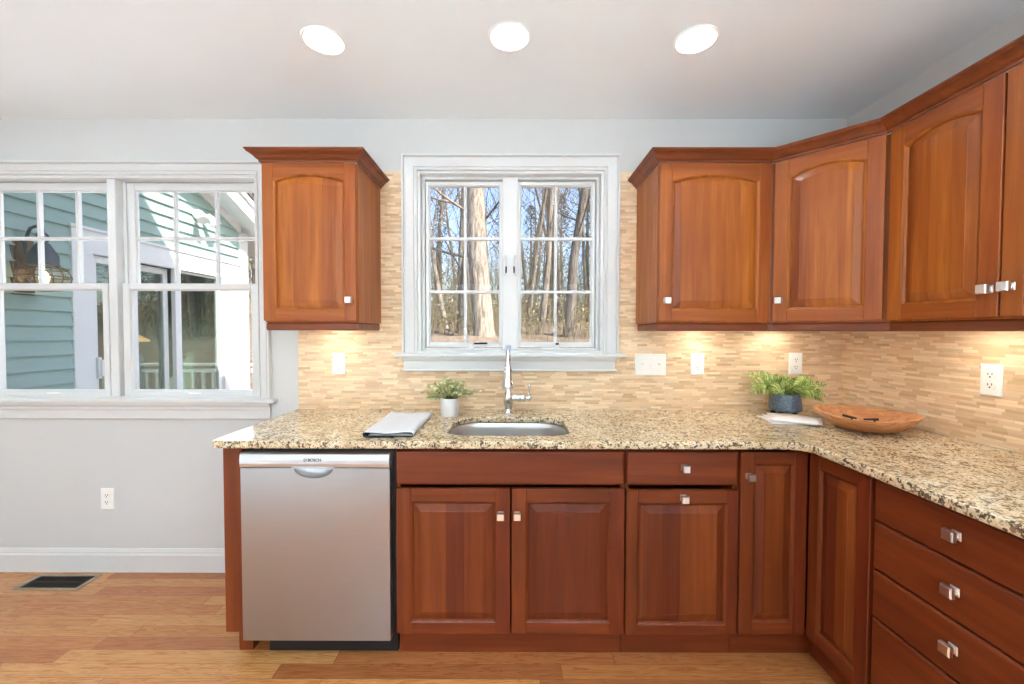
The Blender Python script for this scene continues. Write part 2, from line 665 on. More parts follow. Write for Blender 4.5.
def holed_sheet(outline, holes, z, thick, name, mat, bevel=0.0, n=32):
    """Flat slab with holes, from a filled 2D curve turned to a mesh. outline and holes are point lists."""
    cu = bpy.data.curves.new(name, 'CURVE')
    cu.dimensions = '2D'
    cu.fill_mode = 'BOTH'
    cu.extrude = thick / 2 - bevel
    cu.bevel_depth = bevel
    cu.bevel_resolution = 2
    for pts in [outline] + holes:
        sp = cu.splines.new('POLY')
        sp.points.add(len(pts) - 1)
        for p, q in zip(sp.points, pts):
            p.co = (q[0], q[1], 0, 1)
        sp.use_cyclic_u = True
    tmp = bpy.data.objects.new('tmp', cu)
    COL.objects.link(tmp)
    dg = bpy.context.evaluated_depsgraph_get()
    me = bpy.data.meshes.new_from_object(tmp.evaluated_get(dg))
    bpy.data.objects.remove(tmp)
    bpy.data.curves.remove(cu)
    me.name = name
    me.materials.clear()
    me.materials.append(M[mat])
    me.transform(Matrix.Translation((0, 0, z)))
    if bevel:
        for p in me.polygons:
            p.use_smooth = True
        me.set_sharp_from_angle(angle=R(40))
    o = bpy.data.objects.new(name, me)
    COL.objects.link(o)
    return o


def circle(c, r, n=40):
    return [(c[0] + r * math.cos(2 * math.pi * i / n), c[1] + r * math.sin(2 * math.pi * i / n)) for i in range(n)]


o = holed_sheet([(XL, YB), (XR, YB), (XR, 0), (XL, 0)], [circle(c, 0.074) for c in CANS_ALL], ZC + 0.008, 0.016, 'ceiling', 'ceiling')
structure(o, 'smooth white kitchen ceiling', 'ceiling')

# back wall with the two window openings
W1 = (-2.948, -1.397, 0.965, 2.192)     # x0 x1 z0 z1
W2 = (-0.520, 0.495, 1.222, 2.216)
b = MB()
y0, y1 = 0.0, 0.11
b.box(XL - .2, W1[0], y0, y1, 0, ZC)
b.box(W1[1], W2[0], y0, y1, 0, ZC)
b.box(W2[1], XR + .2, y0, y1, 0, ZC)
for w in (W1, W2):
    b.box(w[0], w[1], y0, y1, 0, w[2])
    b.box(w[0], w[1], y0, y1, w[3], ZC)
structure(b.build('wall_back', 'wall'), 'pale grey painted kitchen wall with both windows', 'wall')
b = MB()
b.box(XR, XR + .15, YB, 0, 0, ZC)
structure(b.build('wall_right', 'wall'), 'pale grey wall on the side of the drawer cabinet', 'wall')
b = MB()
b.box(XL - .15, XL, YB, 0, 0, ZC)
structure(b.build('wall_left', 'wall'), 'pale grey wall at the far side of the room', 'wall')
b = MB()
b.box(XL - .15, -3.2, YB - .15, YB, 0, ZC)
b.box(1.4, XR + .15, YB - .15, YB, 0, ZC)
b.box(-3.2, 1.4, YB - .15, YB, 2.32, ZC)  # wide opening below is added to let fill light in
structure(b.build('wall_rear', 'wall'), 'pale grey wall behind the viewer with a wide opening added to let fill light in', 'wall')
b = MB()  # door frames added for the unseen fill light opening
for x in (-3.2, -2.05, -0.9, 0.25, 1.34):
    b.box(x, x + .06, YB - .12, YB - .04, 0, 2.32)
b.box(-3.2, 1.4, YB - .12, YB - .04, 2.24, 2.32)
b.box(-3.2, 1.4, YB - .12, YB - .04, 0, 0.09)
structure(b.build('added_rear_doors', 'vinyl'), 'white door frames behind the viewer, added in the fill light opening', 'door')
# upper storey and roof over the kitchen: casts the shade on the wing outside
b = MB()
b.box(XL - 6, XR + 5, YB - .3, 0.18, ZC + 0.24, 4.75)
b.prism([(YB - .7, 4.75), (0.42, 4.75), ((YB) / 2, 6.4)], XL - 6.2, XR + 5.2, 'x')
structure(b.build('roof_upper_storey', 'white'), 'upper storey and roof of the house', 'roof')

b = MB()
b.sweep([(XL, 0.0), (-1.168, 0.0)], [(0, 0), (.014, 0), (.014, .095), (.010, .105), (.010, .112), (.004, .13), (0, .13)])
structure(b.build('baseboard_back', 'white'), 'white moulded baseboard under the double window', 'baseboard')

# backsplash
b = MB()
TH = 0.008
for (x0, x1, z0, z1) in ((-1.178, XR, 0.9145, 1.14), (-1.178, -0.56, 1.14, 1.384), (0.53, XR, 1.14, 1.384),
                         (-0.724, -0.56, 1.384, 2.21), (0.53, 0.682, 1.384, 2.21)):
    b.box(x0, x1, -TH, 0, z0, z1)
structure(b.build('backsplash_back', 'tile'), 'tan mosaic strip tile around the sink window', 'backsplash')
b = MB()
b.box(XR - TH, XR, -1.45, -TH, 0.9145, 1.384)
structure(b.build('backsplash_right', 'tile'), 'tan mosaic strip tile behind the wooden bowl', 'backsplash')


# ------------------------------------------------------------------ windows
def casing(b, x0, x1, z0, z1, w):
    """Moulded casing on three sides (not the sill): profile built of stepped mitred strips."""
    steps = [(0.0, 0.010, -0.016), (0.010, 0.018, -0.011), (0.018, w - .020, -0.016), (w - .020, w - .011, -0.013), (w - .011, w, -0.027)]
    for a, c, y in steps:
        pts = [(x0 - a, z0), (x0 - a, z1 + a), (x1 + a, z1 + a), (x1 + a, z0), (x1 + c, z0), (x1 + c, z1 + c), (x0 - c, z1 + c), (x0 - c, z0)]
        b.prism(pts, y, 0.0, 'y', 0, 0.0015)


def frame_rect(b, x0, x1, z0, z1, y0, y1, l, r, bt, tp, bevel=0.002):
    b.box(x0, x0 + l, y0, y1, z0, z1, bevel)
    b.box(x1 - r, x1, y0, y1, z0, z1, bevel)
    b.box(x0 + l, x1 - r, y0, y1, z0, z0 + bt, bevel)
    b.box(x0 + l, x1 - r, y0, y1, z1 - tp, z1, bevel)


# window over the sink: two casements
win2 = thing('window_2', 'white two-panel casement window above the sink', 'window', (0, 0, 0), kind='structure')
b = MB()
casing(b, W2[0], W2[1], W2[2], W2[3], 0.083)
b.build('window_casing', 'white', win2)
b = MB()
x0, x1, z0, z1 = W2
for (a, c, d, e) in ((x0, x0 + .014, z0, z1), (x1 - .014, x1, z0, z1), (x0 + .014, x1 - .014, z1 - .014, z1), (x0 + .014, x1 - .014, z0, z0 + .014)):
    b.box(a, c, 0.0, 0.107, d, e)
frame_rect(b, x0 + .014, x1 - .014, z0 + .014, z1 - .014, .045, .107, .016, .016, .012, .016)
b.box(-0.058, 0.028, .035, .107, z0 + .02, z1 - .02, 0.003)
b.build('window_frame', 'vinyl', win2)
b = MB()
b.box(-0.641, 0.613, -0.052, 0.03, 1.203, 1.2225, 0.006, 0, 3)
b.build('window_stool', 'white', win2)
b = MB()
b.prism([(-0.596, 1.2), (0.563, 1.2), (0.5600, 1.19), (0.5585, 1.17), (0.560, 1.136), (0.566, 1.136), (0.566, 1.126), (-0.602, 1.126), (-0.602, 1.136), (-0.596, 1.136), (-0.594, 1.17), (-0.5955, 1.19)], -0.020, 0.0, 'y')
b.prism([(0.0, 1.203), (-0.034, 1.203), (-0.031, 1.192), (-0.022, 1.180), (0.0, 1.175)], -0.600, 0.566, 'x')
b.box(-0.604, 0.570, -0.026, 0, 1.126, 1.136, .002)
b.build('window_apron', 'white', win2)


def sash_with_grid(parent, gx0, gx1, gz0, gz1, y, fl, fr, fb, ft, vx, hz, thick=0.035, mw=0.017, name='sash'):
    b = MB()
    frame_rect(b, gx0 - fl, gx1 + fr, gz0 - fb, gz1 + ft, y - thick / 2, y + thick / 2, fl, fr, fb, ft, 0.003)
    # stepped glazing bead
    frame_rect(b, gx0 - .001, gx1 + .001, gz0 - .001, gz1 + .001, y - thick / 2 + .008, y + .010, .006, .006, .006, .006, 0.002)
    s = b.build(name, 'vinyl', parent)
    if vx or hz:
        b = MB()
        for x in vx:
            b.box(x - mw / 2, x + mw / 2, y - .012, y + .012, gz0, gz1, .003)
        for z in hz:
            b.box(gx0, gx1, y - .0115, y + .0115, z - mw / 2, z + mw / 2, .003)
        b.build('muntin_grid', 'vinyl', s)
    b = MB()
    b.box(gx0 - .002, gx1 + .002, y - .002, y + .002, gz0 - .002, gz1 + .002)
    b.build('glass_pane', 'glass', s)
    return s


for gx0, gx1, vx in ((-0.468, -0.0725, -0.2665), (0.043, 0.4405, 0.2398)):
    s = sash_with_grid(win2, gx0, gx1, 1.277, 2.154, .065, .018, .018, .022, .022, [vx], [1.8615, 1.5648], 0.035)


def crank(x, side):
    b = MB()
    b.box(x - .055, x + .055, .012, .046, 1.237, 1.252, .004, 0, 2)
    b.lathe([(.016, 0), (.015, .014), (.011, .020)], (x + .02 * side, .03, 1.250), 14)
    c = b.build('crank_handle', 'vinyl', win2, 40)
    b = MB()
    if side < 0:
        b.tube([(x + .0, .018, 1.276), (x + .075, .016, 1.277)], .0048, 8)
    else:
        b.tube([(x + .018, .016, 1.2745), (x + .036, .014, 1.276)], .006, 8)
    b.build('crank_lever', 'black', c, label='dark crank lever')


crank(-0.215, -1)
crank(0.220, 1)
for x, s in ((-0.0445, 1), (0.0145, -1)):
    b = MB()
    b.box(x - .008, x + .008, .020, .035, 1.655, 1.765, .004, 0, 2)
    lv = b.build('sash_lock', 'vinyl', win2)
    b = MB()
    b.tube([(x, .020, 1.76), (x + .010 * s, .012, 1.735), (x + .008 * s, .010, 1.70)], [.005, .0045, .0045], 8)
    b.build('lock_lever', 'vinyl', lv, 60)
    b = MB()
    b.tube([(x + .008 * s, .0095, 1.70), (x + .007 * s, .012, 1.665)], .0045, 8)
    b.build('lever_tip', 'black', lv, 60, label='dark tip of the lock lever')

# double window at the side
win1 = thing('window_1', 'white double-hung double window at the side of the room', 'window', (0, 0, 0), kind='structure')
b = MB()
casing(b, W1[0], W1[1], W1[2], W1[3], 0.068)
b.build('window_casing', 'white', win1)
b = MB()
x0, x1, z0, z1 = W1
for (a, c, d, e) in ((x0, x0 + .016, z0, z1), (x1 - .016, x1, z0, z1), (x0 + .016, x1 - .016, z1 - .014, z1), (x0 + .016, x1 - .016, z0, z0 + .012)):
    b.box(a, c, 0.0, 0.107, d, e)
b.box(-2.232, -2.186, .012, .107, z0 + .012, z1 - .014, .003)
for a in (x0 + .016, -2.248, -2.186, x1 - .032):
    b.box(a, a + .016, .059, .066, z0 + .012, z1 - .014)
b.build('window_frame', 'vinyl', win1)
b = MB()
b.box(-3.05, -1.300, -0.040, 0.015, 0.948, 0.972, 0.006, 0, 3)
b.build('window_stool', 'white', win1)
b = MB()
b.sweep([(-3.03, 0), (-1.333, 0)], [(0, .856), (.012, .856), (.016, .862), (.016, .905), (.020, .915), (.020, .925), (.030, .94), (.030, .948), (0, .948)])
b.build('window_apron', 'white', win1)
for (ug0, ug1, m1, m2, lg0, lg1) in ((-2.904, -2.262, -2.682, -2.462, -2.886, -2.280), (-2.130, -1.441, -1.910, -1.675, -2.127, -1.452)):
    up = sash_with_grid(win1, ug0, ug1, 1.604, 2.132, .084, .020 if ug0 < -2.5 else .046, .022, .030, .044, [m1, m2], [1.8648], 0.030, name='upper_sash')
    lo = sash_with_grid(win1, lg0, lg1, 1.008, 1.572, .040, .040, .034, .034, .034, [], [], 0.036, name='lower_sash')
    cx = (lg0 + lg1) / 2 + .02
    b = MB()
    b.box(cx - .035, cx + .035, .017, .022, .990, .999, .002)
    b.build('label_plate', 'plate', lo)  # small raised label plate on the lower sash


# ------------------------------------------------------------------ cabinet parts
def knob(parent, x, y, z, s=0.029, mat='nickel'):
    """Square pillow knob standing out from a face at y (front is -y)."""
    b = MB()
    b.box(x - s * .42, x + s * .42, y - .004, y, z - s * .42, z + s * .42, .0015)
    b.box(x - s * .24, x + s * .24, y - .016, y - .004, z - s * .24, z + s * .24, .001)
    h = s / 2
    loops = []
    for k, yy in ((.80, -.014), (1.0, -.018), (1.0, -.026), (.86, -.030)):
        loops.append([(x + sx * h * k, y + yy, z + sz * h * k) for sx, sz in ((-1, -1), (1, -1), (1, 1), (-1, 1))])
    b.loft(loops, True, True, True, 0, False)
    return b.build('knob', mat, parent, label='square satin nickel knob', recalc=True)


def door(parent, x0, x1, z0, z1, yf, stile=.056, top=.052, bottom=.053, rise=0.0, kn=None, kind='cherry', t=.02, name='door'):
    V, H, P = kind + '_v', kind + '_h', kind + '_p'
    b = MB()
    b.box(x0, x0 + stile, yf, yf + t, z0, z1, .002, 0)
    b.box(x1 - stile, x1, yf, yf + t, z0, z1, .002, 0)
    ox0, ox1, oz0 = x0 + stile, x1 - stile, z0 + bottom
    zc = z1 - top
    zs = zc - rise
    b.box(ox0, ox1, yf + .0002, yf + t, z0 + .0003, oz0, .0015, 1)
    opening = [(ox0, oz0), (ox1, oz0), (ox1, zs)]

    def ring(d):
        if rise <= 0:
            return offset_loop(opening, d)
        hd = math.degrees(math.asin((c / 2 - d) / (rad - d)))
        return [(ox0 + d, oz0 + d), (ox1 - d, oz0 + d)] + arc_pts((ox0 + ox1) / 2, zc - rad, rad - d, 90 - hd, 90 + hd, 18)

    if rise > 0:
        c = ox1 - ox0
        rad = (c * c / 4 + rise * rise) / (2 * rise)
        half = math.degrees(math.asin(c / 2 / rad))
        pts = arc_pts((ox0 + ox1) / 2, zc - rad, rad, 90 - half, 90 + half, 18)
        opening = [(ox0, oz0), (ox1, oz0)] + pts
        b.prism([(ox0, z1 - .0003), (ox1, z1 - .0003)] + pts, yf + .0002, yf + t, 'y', 1)
    else:
        opening.append((ox0, zs))
        b.box(ox0, ox1, yf + .0002, yf + t, zs, z1 - .0003, .0015, 1)
    L = [[(p[0], yf + dy, p[1]) for p in ring(d)] for d, dy in ((-.0005, .0008), (.003, .0030), (.0045, .0030), (.009, .0085), (.009, .014))]
    b.loft(L, True, False, False, 0, False)
    d = b.build(name, [V, H], parent)
    b = MB()
    L = [[(p[0], yf + dy, p[1]) for p in ring(dd)] for dd, dy in ((.006, .0135), (.009, .0115), (.012, .0115), (.0135, .0100), (.040, .0030), (.0415, .0018))]
    b.loft(L, True, False, True, 0, False)
    b.build('door_panel', P, d, recalc=True)
    if kn:
        knob(d, kn[0], yf, kn[1])
    return d


def slab_front(parent, x0, x1, z0, z1, yf, kn=None, kind='base', t=.02, name='drawer_front'):
    b = MB()
    e = .009
    loops = []
    for d, dy in ((0, t), (0, .006), (.004, .0015), (e, 0)):
        loops.append([(x0 + d, yf + dy, z0 + d), (x1 - d, yf + dy, z0 + d), (x1 - d, yf + dy, z1 - d), (x0 + d, yf + dy, z1 - d)])
    b.loft(loops, True, True, True, 0, False)
    d = b.build(name, kind + '_h', parent, recalc=True)
    if kn:
        for k in (kn if isinstance(kn, list) else [kn]):
            knob(d, k[0], yf, k[1])
    return d


CROWN = [(0, 0), (.005, 0), (.007, .004), (.007, .010), (.012, .012), (.017, .016), (.023, .024), (.032, .032), (.040, .036), (.043, .037), (.043, .041), (.047, .043), (.049, .046), (.049, .050), (0, .050)]
ZU0, ZU1 = 1.384, 2.119        # wall cabinet body
DY = -0.352                    # door face of the wall cabinets
RAILZ = 1.347


def wall_cab_body(parent, w, left_side=True, depth=.331):
    b = MB()
    b.box(0, w, -depth, -.009, ZU0, ZU1 - .001, .0015)
    b.build('cabinet_body', 'cherry_v', parent)


def light_rail(parent, path, mat='crown'):
    b = MB()
    b.sweep(path, [(-.020, 0), (-.004, 0), (0, .004), (0, .030), (-.004, .037), (-.020, .037)], 0, RAILZ)
    b.build('light_rail', mat, parent)


# wall cabinet beside the double window
t = thing('wall_cabinet', 'single-door cherry wall cabinet between the two windows', 'cabinet', (-1.157, 0, 0))
w = .437
wall_cab_body(t, w)
door(t, .002, w - .004, 1.391, 2.116, DY, .052, .050, .052, .031, (w - .033, 1.486))
light_rail(t, [(.004, -.03), (.004, -.333), (w - .002, -.333), (w - .002, -.03)])
b = MB()
b.sweep([(-.001, -.002), (-.001, -.351), (w + .001, -.351), (w + .001, -.002)], CROWN, 0, ZU1 - .0028)
b.build('crown_molding', 'crown', t)

# wall cabinet right of the sink window
t = thing('wall_cabinet', 'single-door cherry wall cabinet beside the sink window, above the switch plate', 'cabinet', (.672, 0, 0))
w = .519
wall_cab_body(t, w)
door(t, .004, w - .004, 1.391, 2.116, DY, .056, .050, .053, .031, (.036, 1.486))
light_rail(t, [(.004, -.03), (.004, -.333), (w, -.333)])

# diagonal corner wall cabinet: local x runs along its face
P0 = Vector((1.192, -.352))
P1 = Vector((1.462, -.630))
dl = (P1 - P0)
ang = math.atan2(dl.y, dl.x)
fl = dl.length
t = thing('wall_cabinet', 'diagonal corner cherry wall cabinet with an arched door, above the fern', 'cabinet', (P0.x, P0.y, 0), ang)
ca, sa = math.cos(-ang), math.sin(-ang)


def loc2(x, y):
    x, y = x - P0.x, y - P0.y
    return (x * ca - y * sa, x * sa + y * ca)


b = MB()
b.prism([loc2(1.1925, -.010), loc2(1.1925, -.333), (.010, .021), (fl - .010, .021), loc2(1.487, -.6315), loc2(XR - .010, -.6315), loc2(XR - .010, -.010)], ZU0, ZU1 - .001, 'z')
b.build('cabinet_body', 'cherry_v', t, recalc=True)
door(t, .006, fl - .006, 1.391, 2.116, 0.0, .056, .050, .053, .031, (.034, 1.486))
light_rail(t, [loc2(1.1925, -.334), (.006, .020), (fl - .006, .020), loc2(1.486, -.6315)])

# wall cabinet on the right wall, two doors; local x runs towards the viewer
YW = -.630
t = thing('wall_cabinet', 'two-door cherry wall cabinet on the right wall', 'cabinet', (XR, YW, 0), -math.pi / 2)
w = .75
b = MB()
b.box(0, w, -.322, -.009, ZU0, ZU1 - .001, .0015)
b.build('cabinet_body', 'cherry_v', t)
DYR = -.348
door(t, .010, .374, 1.391, 2.116, DYR, .056, .050, .053, .031, (.352, 1.4755))
door(t, .380, .744, 1.391, 2.116, DYR, .056, .050, .053, .031, (.406, 1.4785))
light_rail(t, [(0, -.324), (w - .002, -.324), (w - .002, -.03)])

# crown running over the three right-hand cabinets
b = MB()
b.sweep([(.671, -.002), (.671, -.351), (1.1905, -.351), (1.4605, -.6285), (1.4605, YW - .751), (XR - .002, YW - .751)], CROWN, 0, ZU1 - .0028)
tag(b.build('crown_molding', 'crown'), 'dark cherry crown molding running over the corner run of wall cabinets', 'molding')

# ------------------------------------------------------------------ base cabinets
BF = -.626        # door faces
ZB0, ZB1 = .118, .8825


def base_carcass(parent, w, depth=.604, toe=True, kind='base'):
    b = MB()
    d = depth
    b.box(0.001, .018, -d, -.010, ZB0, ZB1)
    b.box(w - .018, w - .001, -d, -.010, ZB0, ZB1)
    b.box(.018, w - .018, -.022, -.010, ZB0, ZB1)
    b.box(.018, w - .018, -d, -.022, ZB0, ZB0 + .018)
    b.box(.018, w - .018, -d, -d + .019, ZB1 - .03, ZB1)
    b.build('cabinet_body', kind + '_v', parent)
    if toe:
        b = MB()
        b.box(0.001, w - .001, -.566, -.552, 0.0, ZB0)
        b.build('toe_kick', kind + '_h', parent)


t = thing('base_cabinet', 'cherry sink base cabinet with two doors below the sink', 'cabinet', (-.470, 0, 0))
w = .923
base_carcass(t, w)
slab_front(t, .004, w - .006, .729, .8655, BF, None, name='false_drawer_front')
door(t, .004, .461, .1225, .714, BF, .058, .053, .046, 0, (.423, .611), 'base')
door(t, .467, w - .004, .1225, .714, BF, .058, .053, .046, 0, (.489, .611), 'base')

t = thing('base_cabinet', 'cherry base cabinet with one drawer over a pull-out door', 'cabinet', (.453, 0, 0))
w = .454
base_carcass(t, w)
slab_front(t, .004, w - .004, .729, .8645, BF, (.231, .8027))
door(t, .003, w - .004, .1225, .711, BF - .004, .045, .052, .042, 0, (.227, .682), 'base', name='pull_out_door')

# corner base cabinet with two doors meeting at the inner corner
FX = 1.181        # face plane of the right run
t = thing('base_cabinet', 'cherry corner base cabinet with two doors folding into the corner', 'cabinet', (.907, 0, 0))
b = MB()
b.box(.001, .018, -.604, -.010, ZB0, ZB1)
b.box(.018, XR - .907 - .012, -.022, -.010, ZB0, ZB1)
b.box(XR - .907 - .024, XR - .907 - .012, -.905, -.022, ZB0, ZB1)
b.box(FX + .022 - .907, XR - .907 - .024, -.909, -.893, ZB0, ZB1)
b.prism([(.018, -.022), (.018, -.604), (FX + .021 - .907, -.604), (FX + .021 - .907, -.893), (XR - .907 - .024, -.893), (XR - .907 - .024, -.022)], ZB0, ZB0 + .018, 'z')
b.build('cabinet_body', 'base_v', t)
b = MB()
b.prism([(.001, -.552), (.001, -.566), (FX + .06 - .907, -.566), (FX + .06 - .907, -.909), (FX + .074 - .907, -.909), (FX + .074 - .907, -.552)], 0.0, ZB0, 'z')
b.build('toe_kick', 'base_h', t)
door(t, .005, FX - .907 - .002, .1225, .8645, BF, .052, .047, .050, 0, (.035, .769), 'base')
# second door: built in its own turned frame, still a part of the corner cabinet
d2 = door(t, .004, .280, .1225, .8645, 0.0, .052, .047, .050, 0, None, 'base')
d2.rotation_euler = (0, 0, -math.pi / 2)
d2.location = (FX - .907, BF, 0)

# drawer cabinet on the right run
t = thing('base_cabinet', 'cherry drawer cabinet with a stack of four drawers along the right wall', 'cabinet', (XR, -.912, 0), -math.pi / 2)
w = .51
FD = FX - XR
base_carcass(t, w, depth=-(FD + .021))
b = MB()
for z0, z1, kz in ((.732, .8645, .8045), (.5725, .7265, .654), (.4135, .567, .4965), (.1225, .408, .30)):
    slab_front(t, .006, w - .004, z0, z1, FD, (.255, kz))

# end panel beside the dishwasher
b = MB()
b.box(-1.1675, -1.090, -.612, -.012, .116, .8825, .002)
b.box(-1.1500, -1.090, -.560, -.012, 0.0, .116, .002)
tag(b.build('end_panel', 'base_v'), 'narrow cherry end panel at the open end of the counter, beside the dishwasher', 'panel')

# ------------------------------------------------------------------ dishwasher
t = thing('dishwasher', 'brushed stainless steel dishwasher under the counter', 'dishwasher', (-1.085, 0, 0))
w = .597
b = MB()
b.box(-.002, w + .012, -.590, -.02, .095, .872)
b.build('tub', 'black', t, label='black dishwasher body')
b = MB()
b.box(.07, w + .012, -.572, -.555, .008, .090, .002)
b.box(.09, w - .02, -.56, -.30, .0, .060)
b.build('kick_plate', 'black', t, label='black kick plate')
hx, hw, hz, hd = .292, .078, .8005, .040
notch = [(hx + hw * math.cos(a), hz - .0035 - hd * math.sin(a)) for a in [math.pi * i / 20 for i in range(21)]]
zt = hz - .0035
poly = [(0, .096), (w - .002, .096), (w - .002, zt)] + [(p[0], p[1]) for p in notch] + [(0, zt)]
b = MB()
b.prism(poly, -.630, -.592, 'y', 0, .0)
b.build('door', 'steel', t, recalc=True)
b = MB()
loops = []
for k, y in ((1.0, -.6295), (.97, -.622), (.85, -.610), (.6, -.603), (.25, -.600)):
    loops.append([(hx + (p[0] - hx) * k, y, hz - .004 + (p[1] - hz + .0035) * k) for p in notch])
b.loft(loops, False, False, False, 0, True)
b.build('pocket_handle', 'steel_strip', t)
b = MB()
prof = [(-.592, .8585), (-.626, .8585), (-.633, .853), (-.636, .83), (-.636, .815), (-.633, .8015), (-.592, .8015)]
b.prism(prof, 0.0, w - .002, 'x')
b.box(hx - hw - .006, hx + hw + .006, -.6375, -.630, .7975, .803, .001)
strip = b.build('control_strip', 'steel_strip', t)


def lettering(txt, size, loc, parent, mat, rot=(math.pi / 2, 0, 0), name='lettering', offset=0.0):
    cu = bpy.data.curves.new('txt', 'FONT')
    cu.body = txt
    cu.size = size
    cu.extrude = .0003
    cu.offset = offset
    cu.align_x = 'LEFT'
    cu.align_y = 'CENTER'
    tmp = bpy.data.objects.new('tmp', cu)
    COL.objects.link(tmp)
    dg = bpy.context.evaluated_depsgraph_get()
    me = bpy.data.meshes.new_from_object(tmp.evaluated_get(dg))
    bpy.data.objects.remove(tmp)
    bpy.data.curves.remove(cu)
    me.materials.clear()
    me.materials.append(M[mat])
    me.transform(Matrix.Translation(loc) @ Matrix.Rotation(rot[0], 4, 'X'))
    me.name = name
    o = bpy.data.objects.new(name, me)
    COL.objects.link(o)
    o.parent = parent
    return o


lettering('BOSCH', .0165, (.272, -.6363, .831), strip, 'ink', offset=.0004)
b = MB()
for r0, r1 in ((.0074, .0062),):
    lp = [[(.262 + r * math.cos(2 * math.pi * i / 24), y, .831 + r * math.sin(2 * math.pi * i / 24)) for i in range(24)] for r, y in ((r1, -.6362), (r1, -.6366), (r0, -.6366), (r0, -.6362))]
    b.loft(lp, True, False, False)
b.box(.2585, .2600, -.6366, -.6362, .8265, .8355)
b.box(.2640, .2655, -.6366, -.6362, .8265, .8355)
b.box(.2600, .2640, -.6366, -.6362, .8303, .8317)
b.build('logo_emblem', 'ink', strip)

# ------------------------------------------------------------------ countertop with sink cut-out
BV = .006
CX0, CYF, CXF = -1.187 + BV, -.660 + BV, 1.135 + BV
rr = .075
outer = [(CX0, -.0095)] + arc_pts(CX0 + .02, CYF + .02, .02, 180, 270, 6)
outer += [(p[0], p[1]) for p in arc_pts(CXF - rr, CYF - rr, rr, 90, 0, 12)]
outer += [(CXF, -1.46), (XR - .0095, -1.46), (XR - .0095, -.0095)]
SX0, SX1, SY0, SY1 = -.278, .244, -.565, -.205


def sink_loop(d=0.0, n=10):
    x0, x1, y0, y1 = SX0 - d, SX1 + d, SY0 - d, SY1 + d
    rb, rf = .135 + d * .5, .075 + d * .5
    return (arc_pts(x0 + rf, y0 + rf, rf, 180, 270, n) + arc_pts(x1 - rf, y0 + rf, rf, 270, 360, n)
            + arc_pts(x1 - rb, y1 - rb, rb, 0, 90, n) + arc_pts(x0 + rb, y1 - rb, rb, 90, 180, n))


top = holed_sheet(outer, [sink_loop(BV)], .8985, .0305, 'countertop', 'granite', BV)
tag(top, 'L-shaped speckled beige granite countertop with a sink cut-out', 'countertop')

b = MB()
zt = .8815
loops = []
for d, z in ((.022, zt - .001), (.004, zt), (.002, zt - .004), (-.001, zt - .03), (-.006, zt - .13), (-.012, zt - .165), (-.030, zt - .183), (-.06, zt - .188)):
    loops.append([(x, y, z) for x, y in sink_loop(d)])
b.loft(loops, True, False, True)
t = thing('sink', 'stainless undermount sink bowl set into the granite counter', 'sink', (0, 0, 0))
bowl = b.build('bowl', 'sink', t, 50, recalc=True)
bowl.modifiers.new('thickness', 'SOLIDIFY').thickness = .0012
b = MB()
b.lathe([(.045, 0), (.045, .003), (.038, .004), (.030, -.002), (.0, -.003)], (-.017, -.36, zt - .187), 28, cap1=False)
b.build('drain', 'chrome', t)

# ------------------------------------------------------------------ faucet
FXX, FYY = -.022, -.120
t = thing('faucet', 'chrome gooseneck pull-down kitchen faucet behind the sink', 'faucet', (FXX, FYY, .914))
b = MB()
b.lathe([(.030, 0), (.030, .004), (.024, .008), (.021, .014), (.019, .030), (.021, .042), (.024, .052), (.026, .065), (.026, .098), (.023, .108), (.018, .114), (.0165, .124), (.0145, .130)], (0, 0, 0), 28)
b.build('base', 'chrome', t, 45)
b = MB()
Rn = .088
pts = [(0, 0, .125), (0, 0, .19), (0, 0, .262)] + [(0, -Rn + Rn * math.cos(R(a)), .262 + Rn * 1.02 * math.sin(R(a))) for a in range(12, 169, 12)]
pts += [(0, -2 * Rn - .002, .285), (0, -2 * Rn - .005, .262)]
b.tube(pts, .0135, 16)
b.build('spout', 'chrome', t, 60)
b = MB()
hy = -2 * Rn - .004
L = []
for r, h in ((.0135, .272), (.0165, .270), (.0175, .255), (.019, .252), (.022, .225), (.0255, .195), (.0285, .180), (.030, .172), (.030, .164), (.027, .160), (.018, .160)):
    cy = hy - (.27 - h) * .10
    L.append([(r * math.cos(2 * math.pi * i / 24), cy + r * math.sin(2 * math.pi * i / 24), h) for i in range(24)])
b.loft(L, True, True, True)
b.build('spray_head', 'chrome', t, 50, recalc=True)
b = MB()
b.lathe([(.017, .02), (.017, .040), (.020, .042), (.020, .062), (.0185, .064), (.0185, .068), (.020, .070), (.020, .082), (.015, .090), (.010, .092), (.010, .098), (.0145, .100), (.0145, .112), (.011, .119)], (0, 0, .082), 20, 0, 'x')
val = b.build('valve_body', 'chrome', t, 45)
b = MB()
b.tube([(.108, 0, .088), (.1075, -.002, .118), (.1085, -.004, .142)], [.0042, .0038, .0042], 10)
b.lathe([(.003, -.004), (.0075, .001), (.009, .007), (.0075, .013), (.002, .017)], (.109, -.004, .142), 14)
b.build('lever_handle', 'chrome', val, 50)


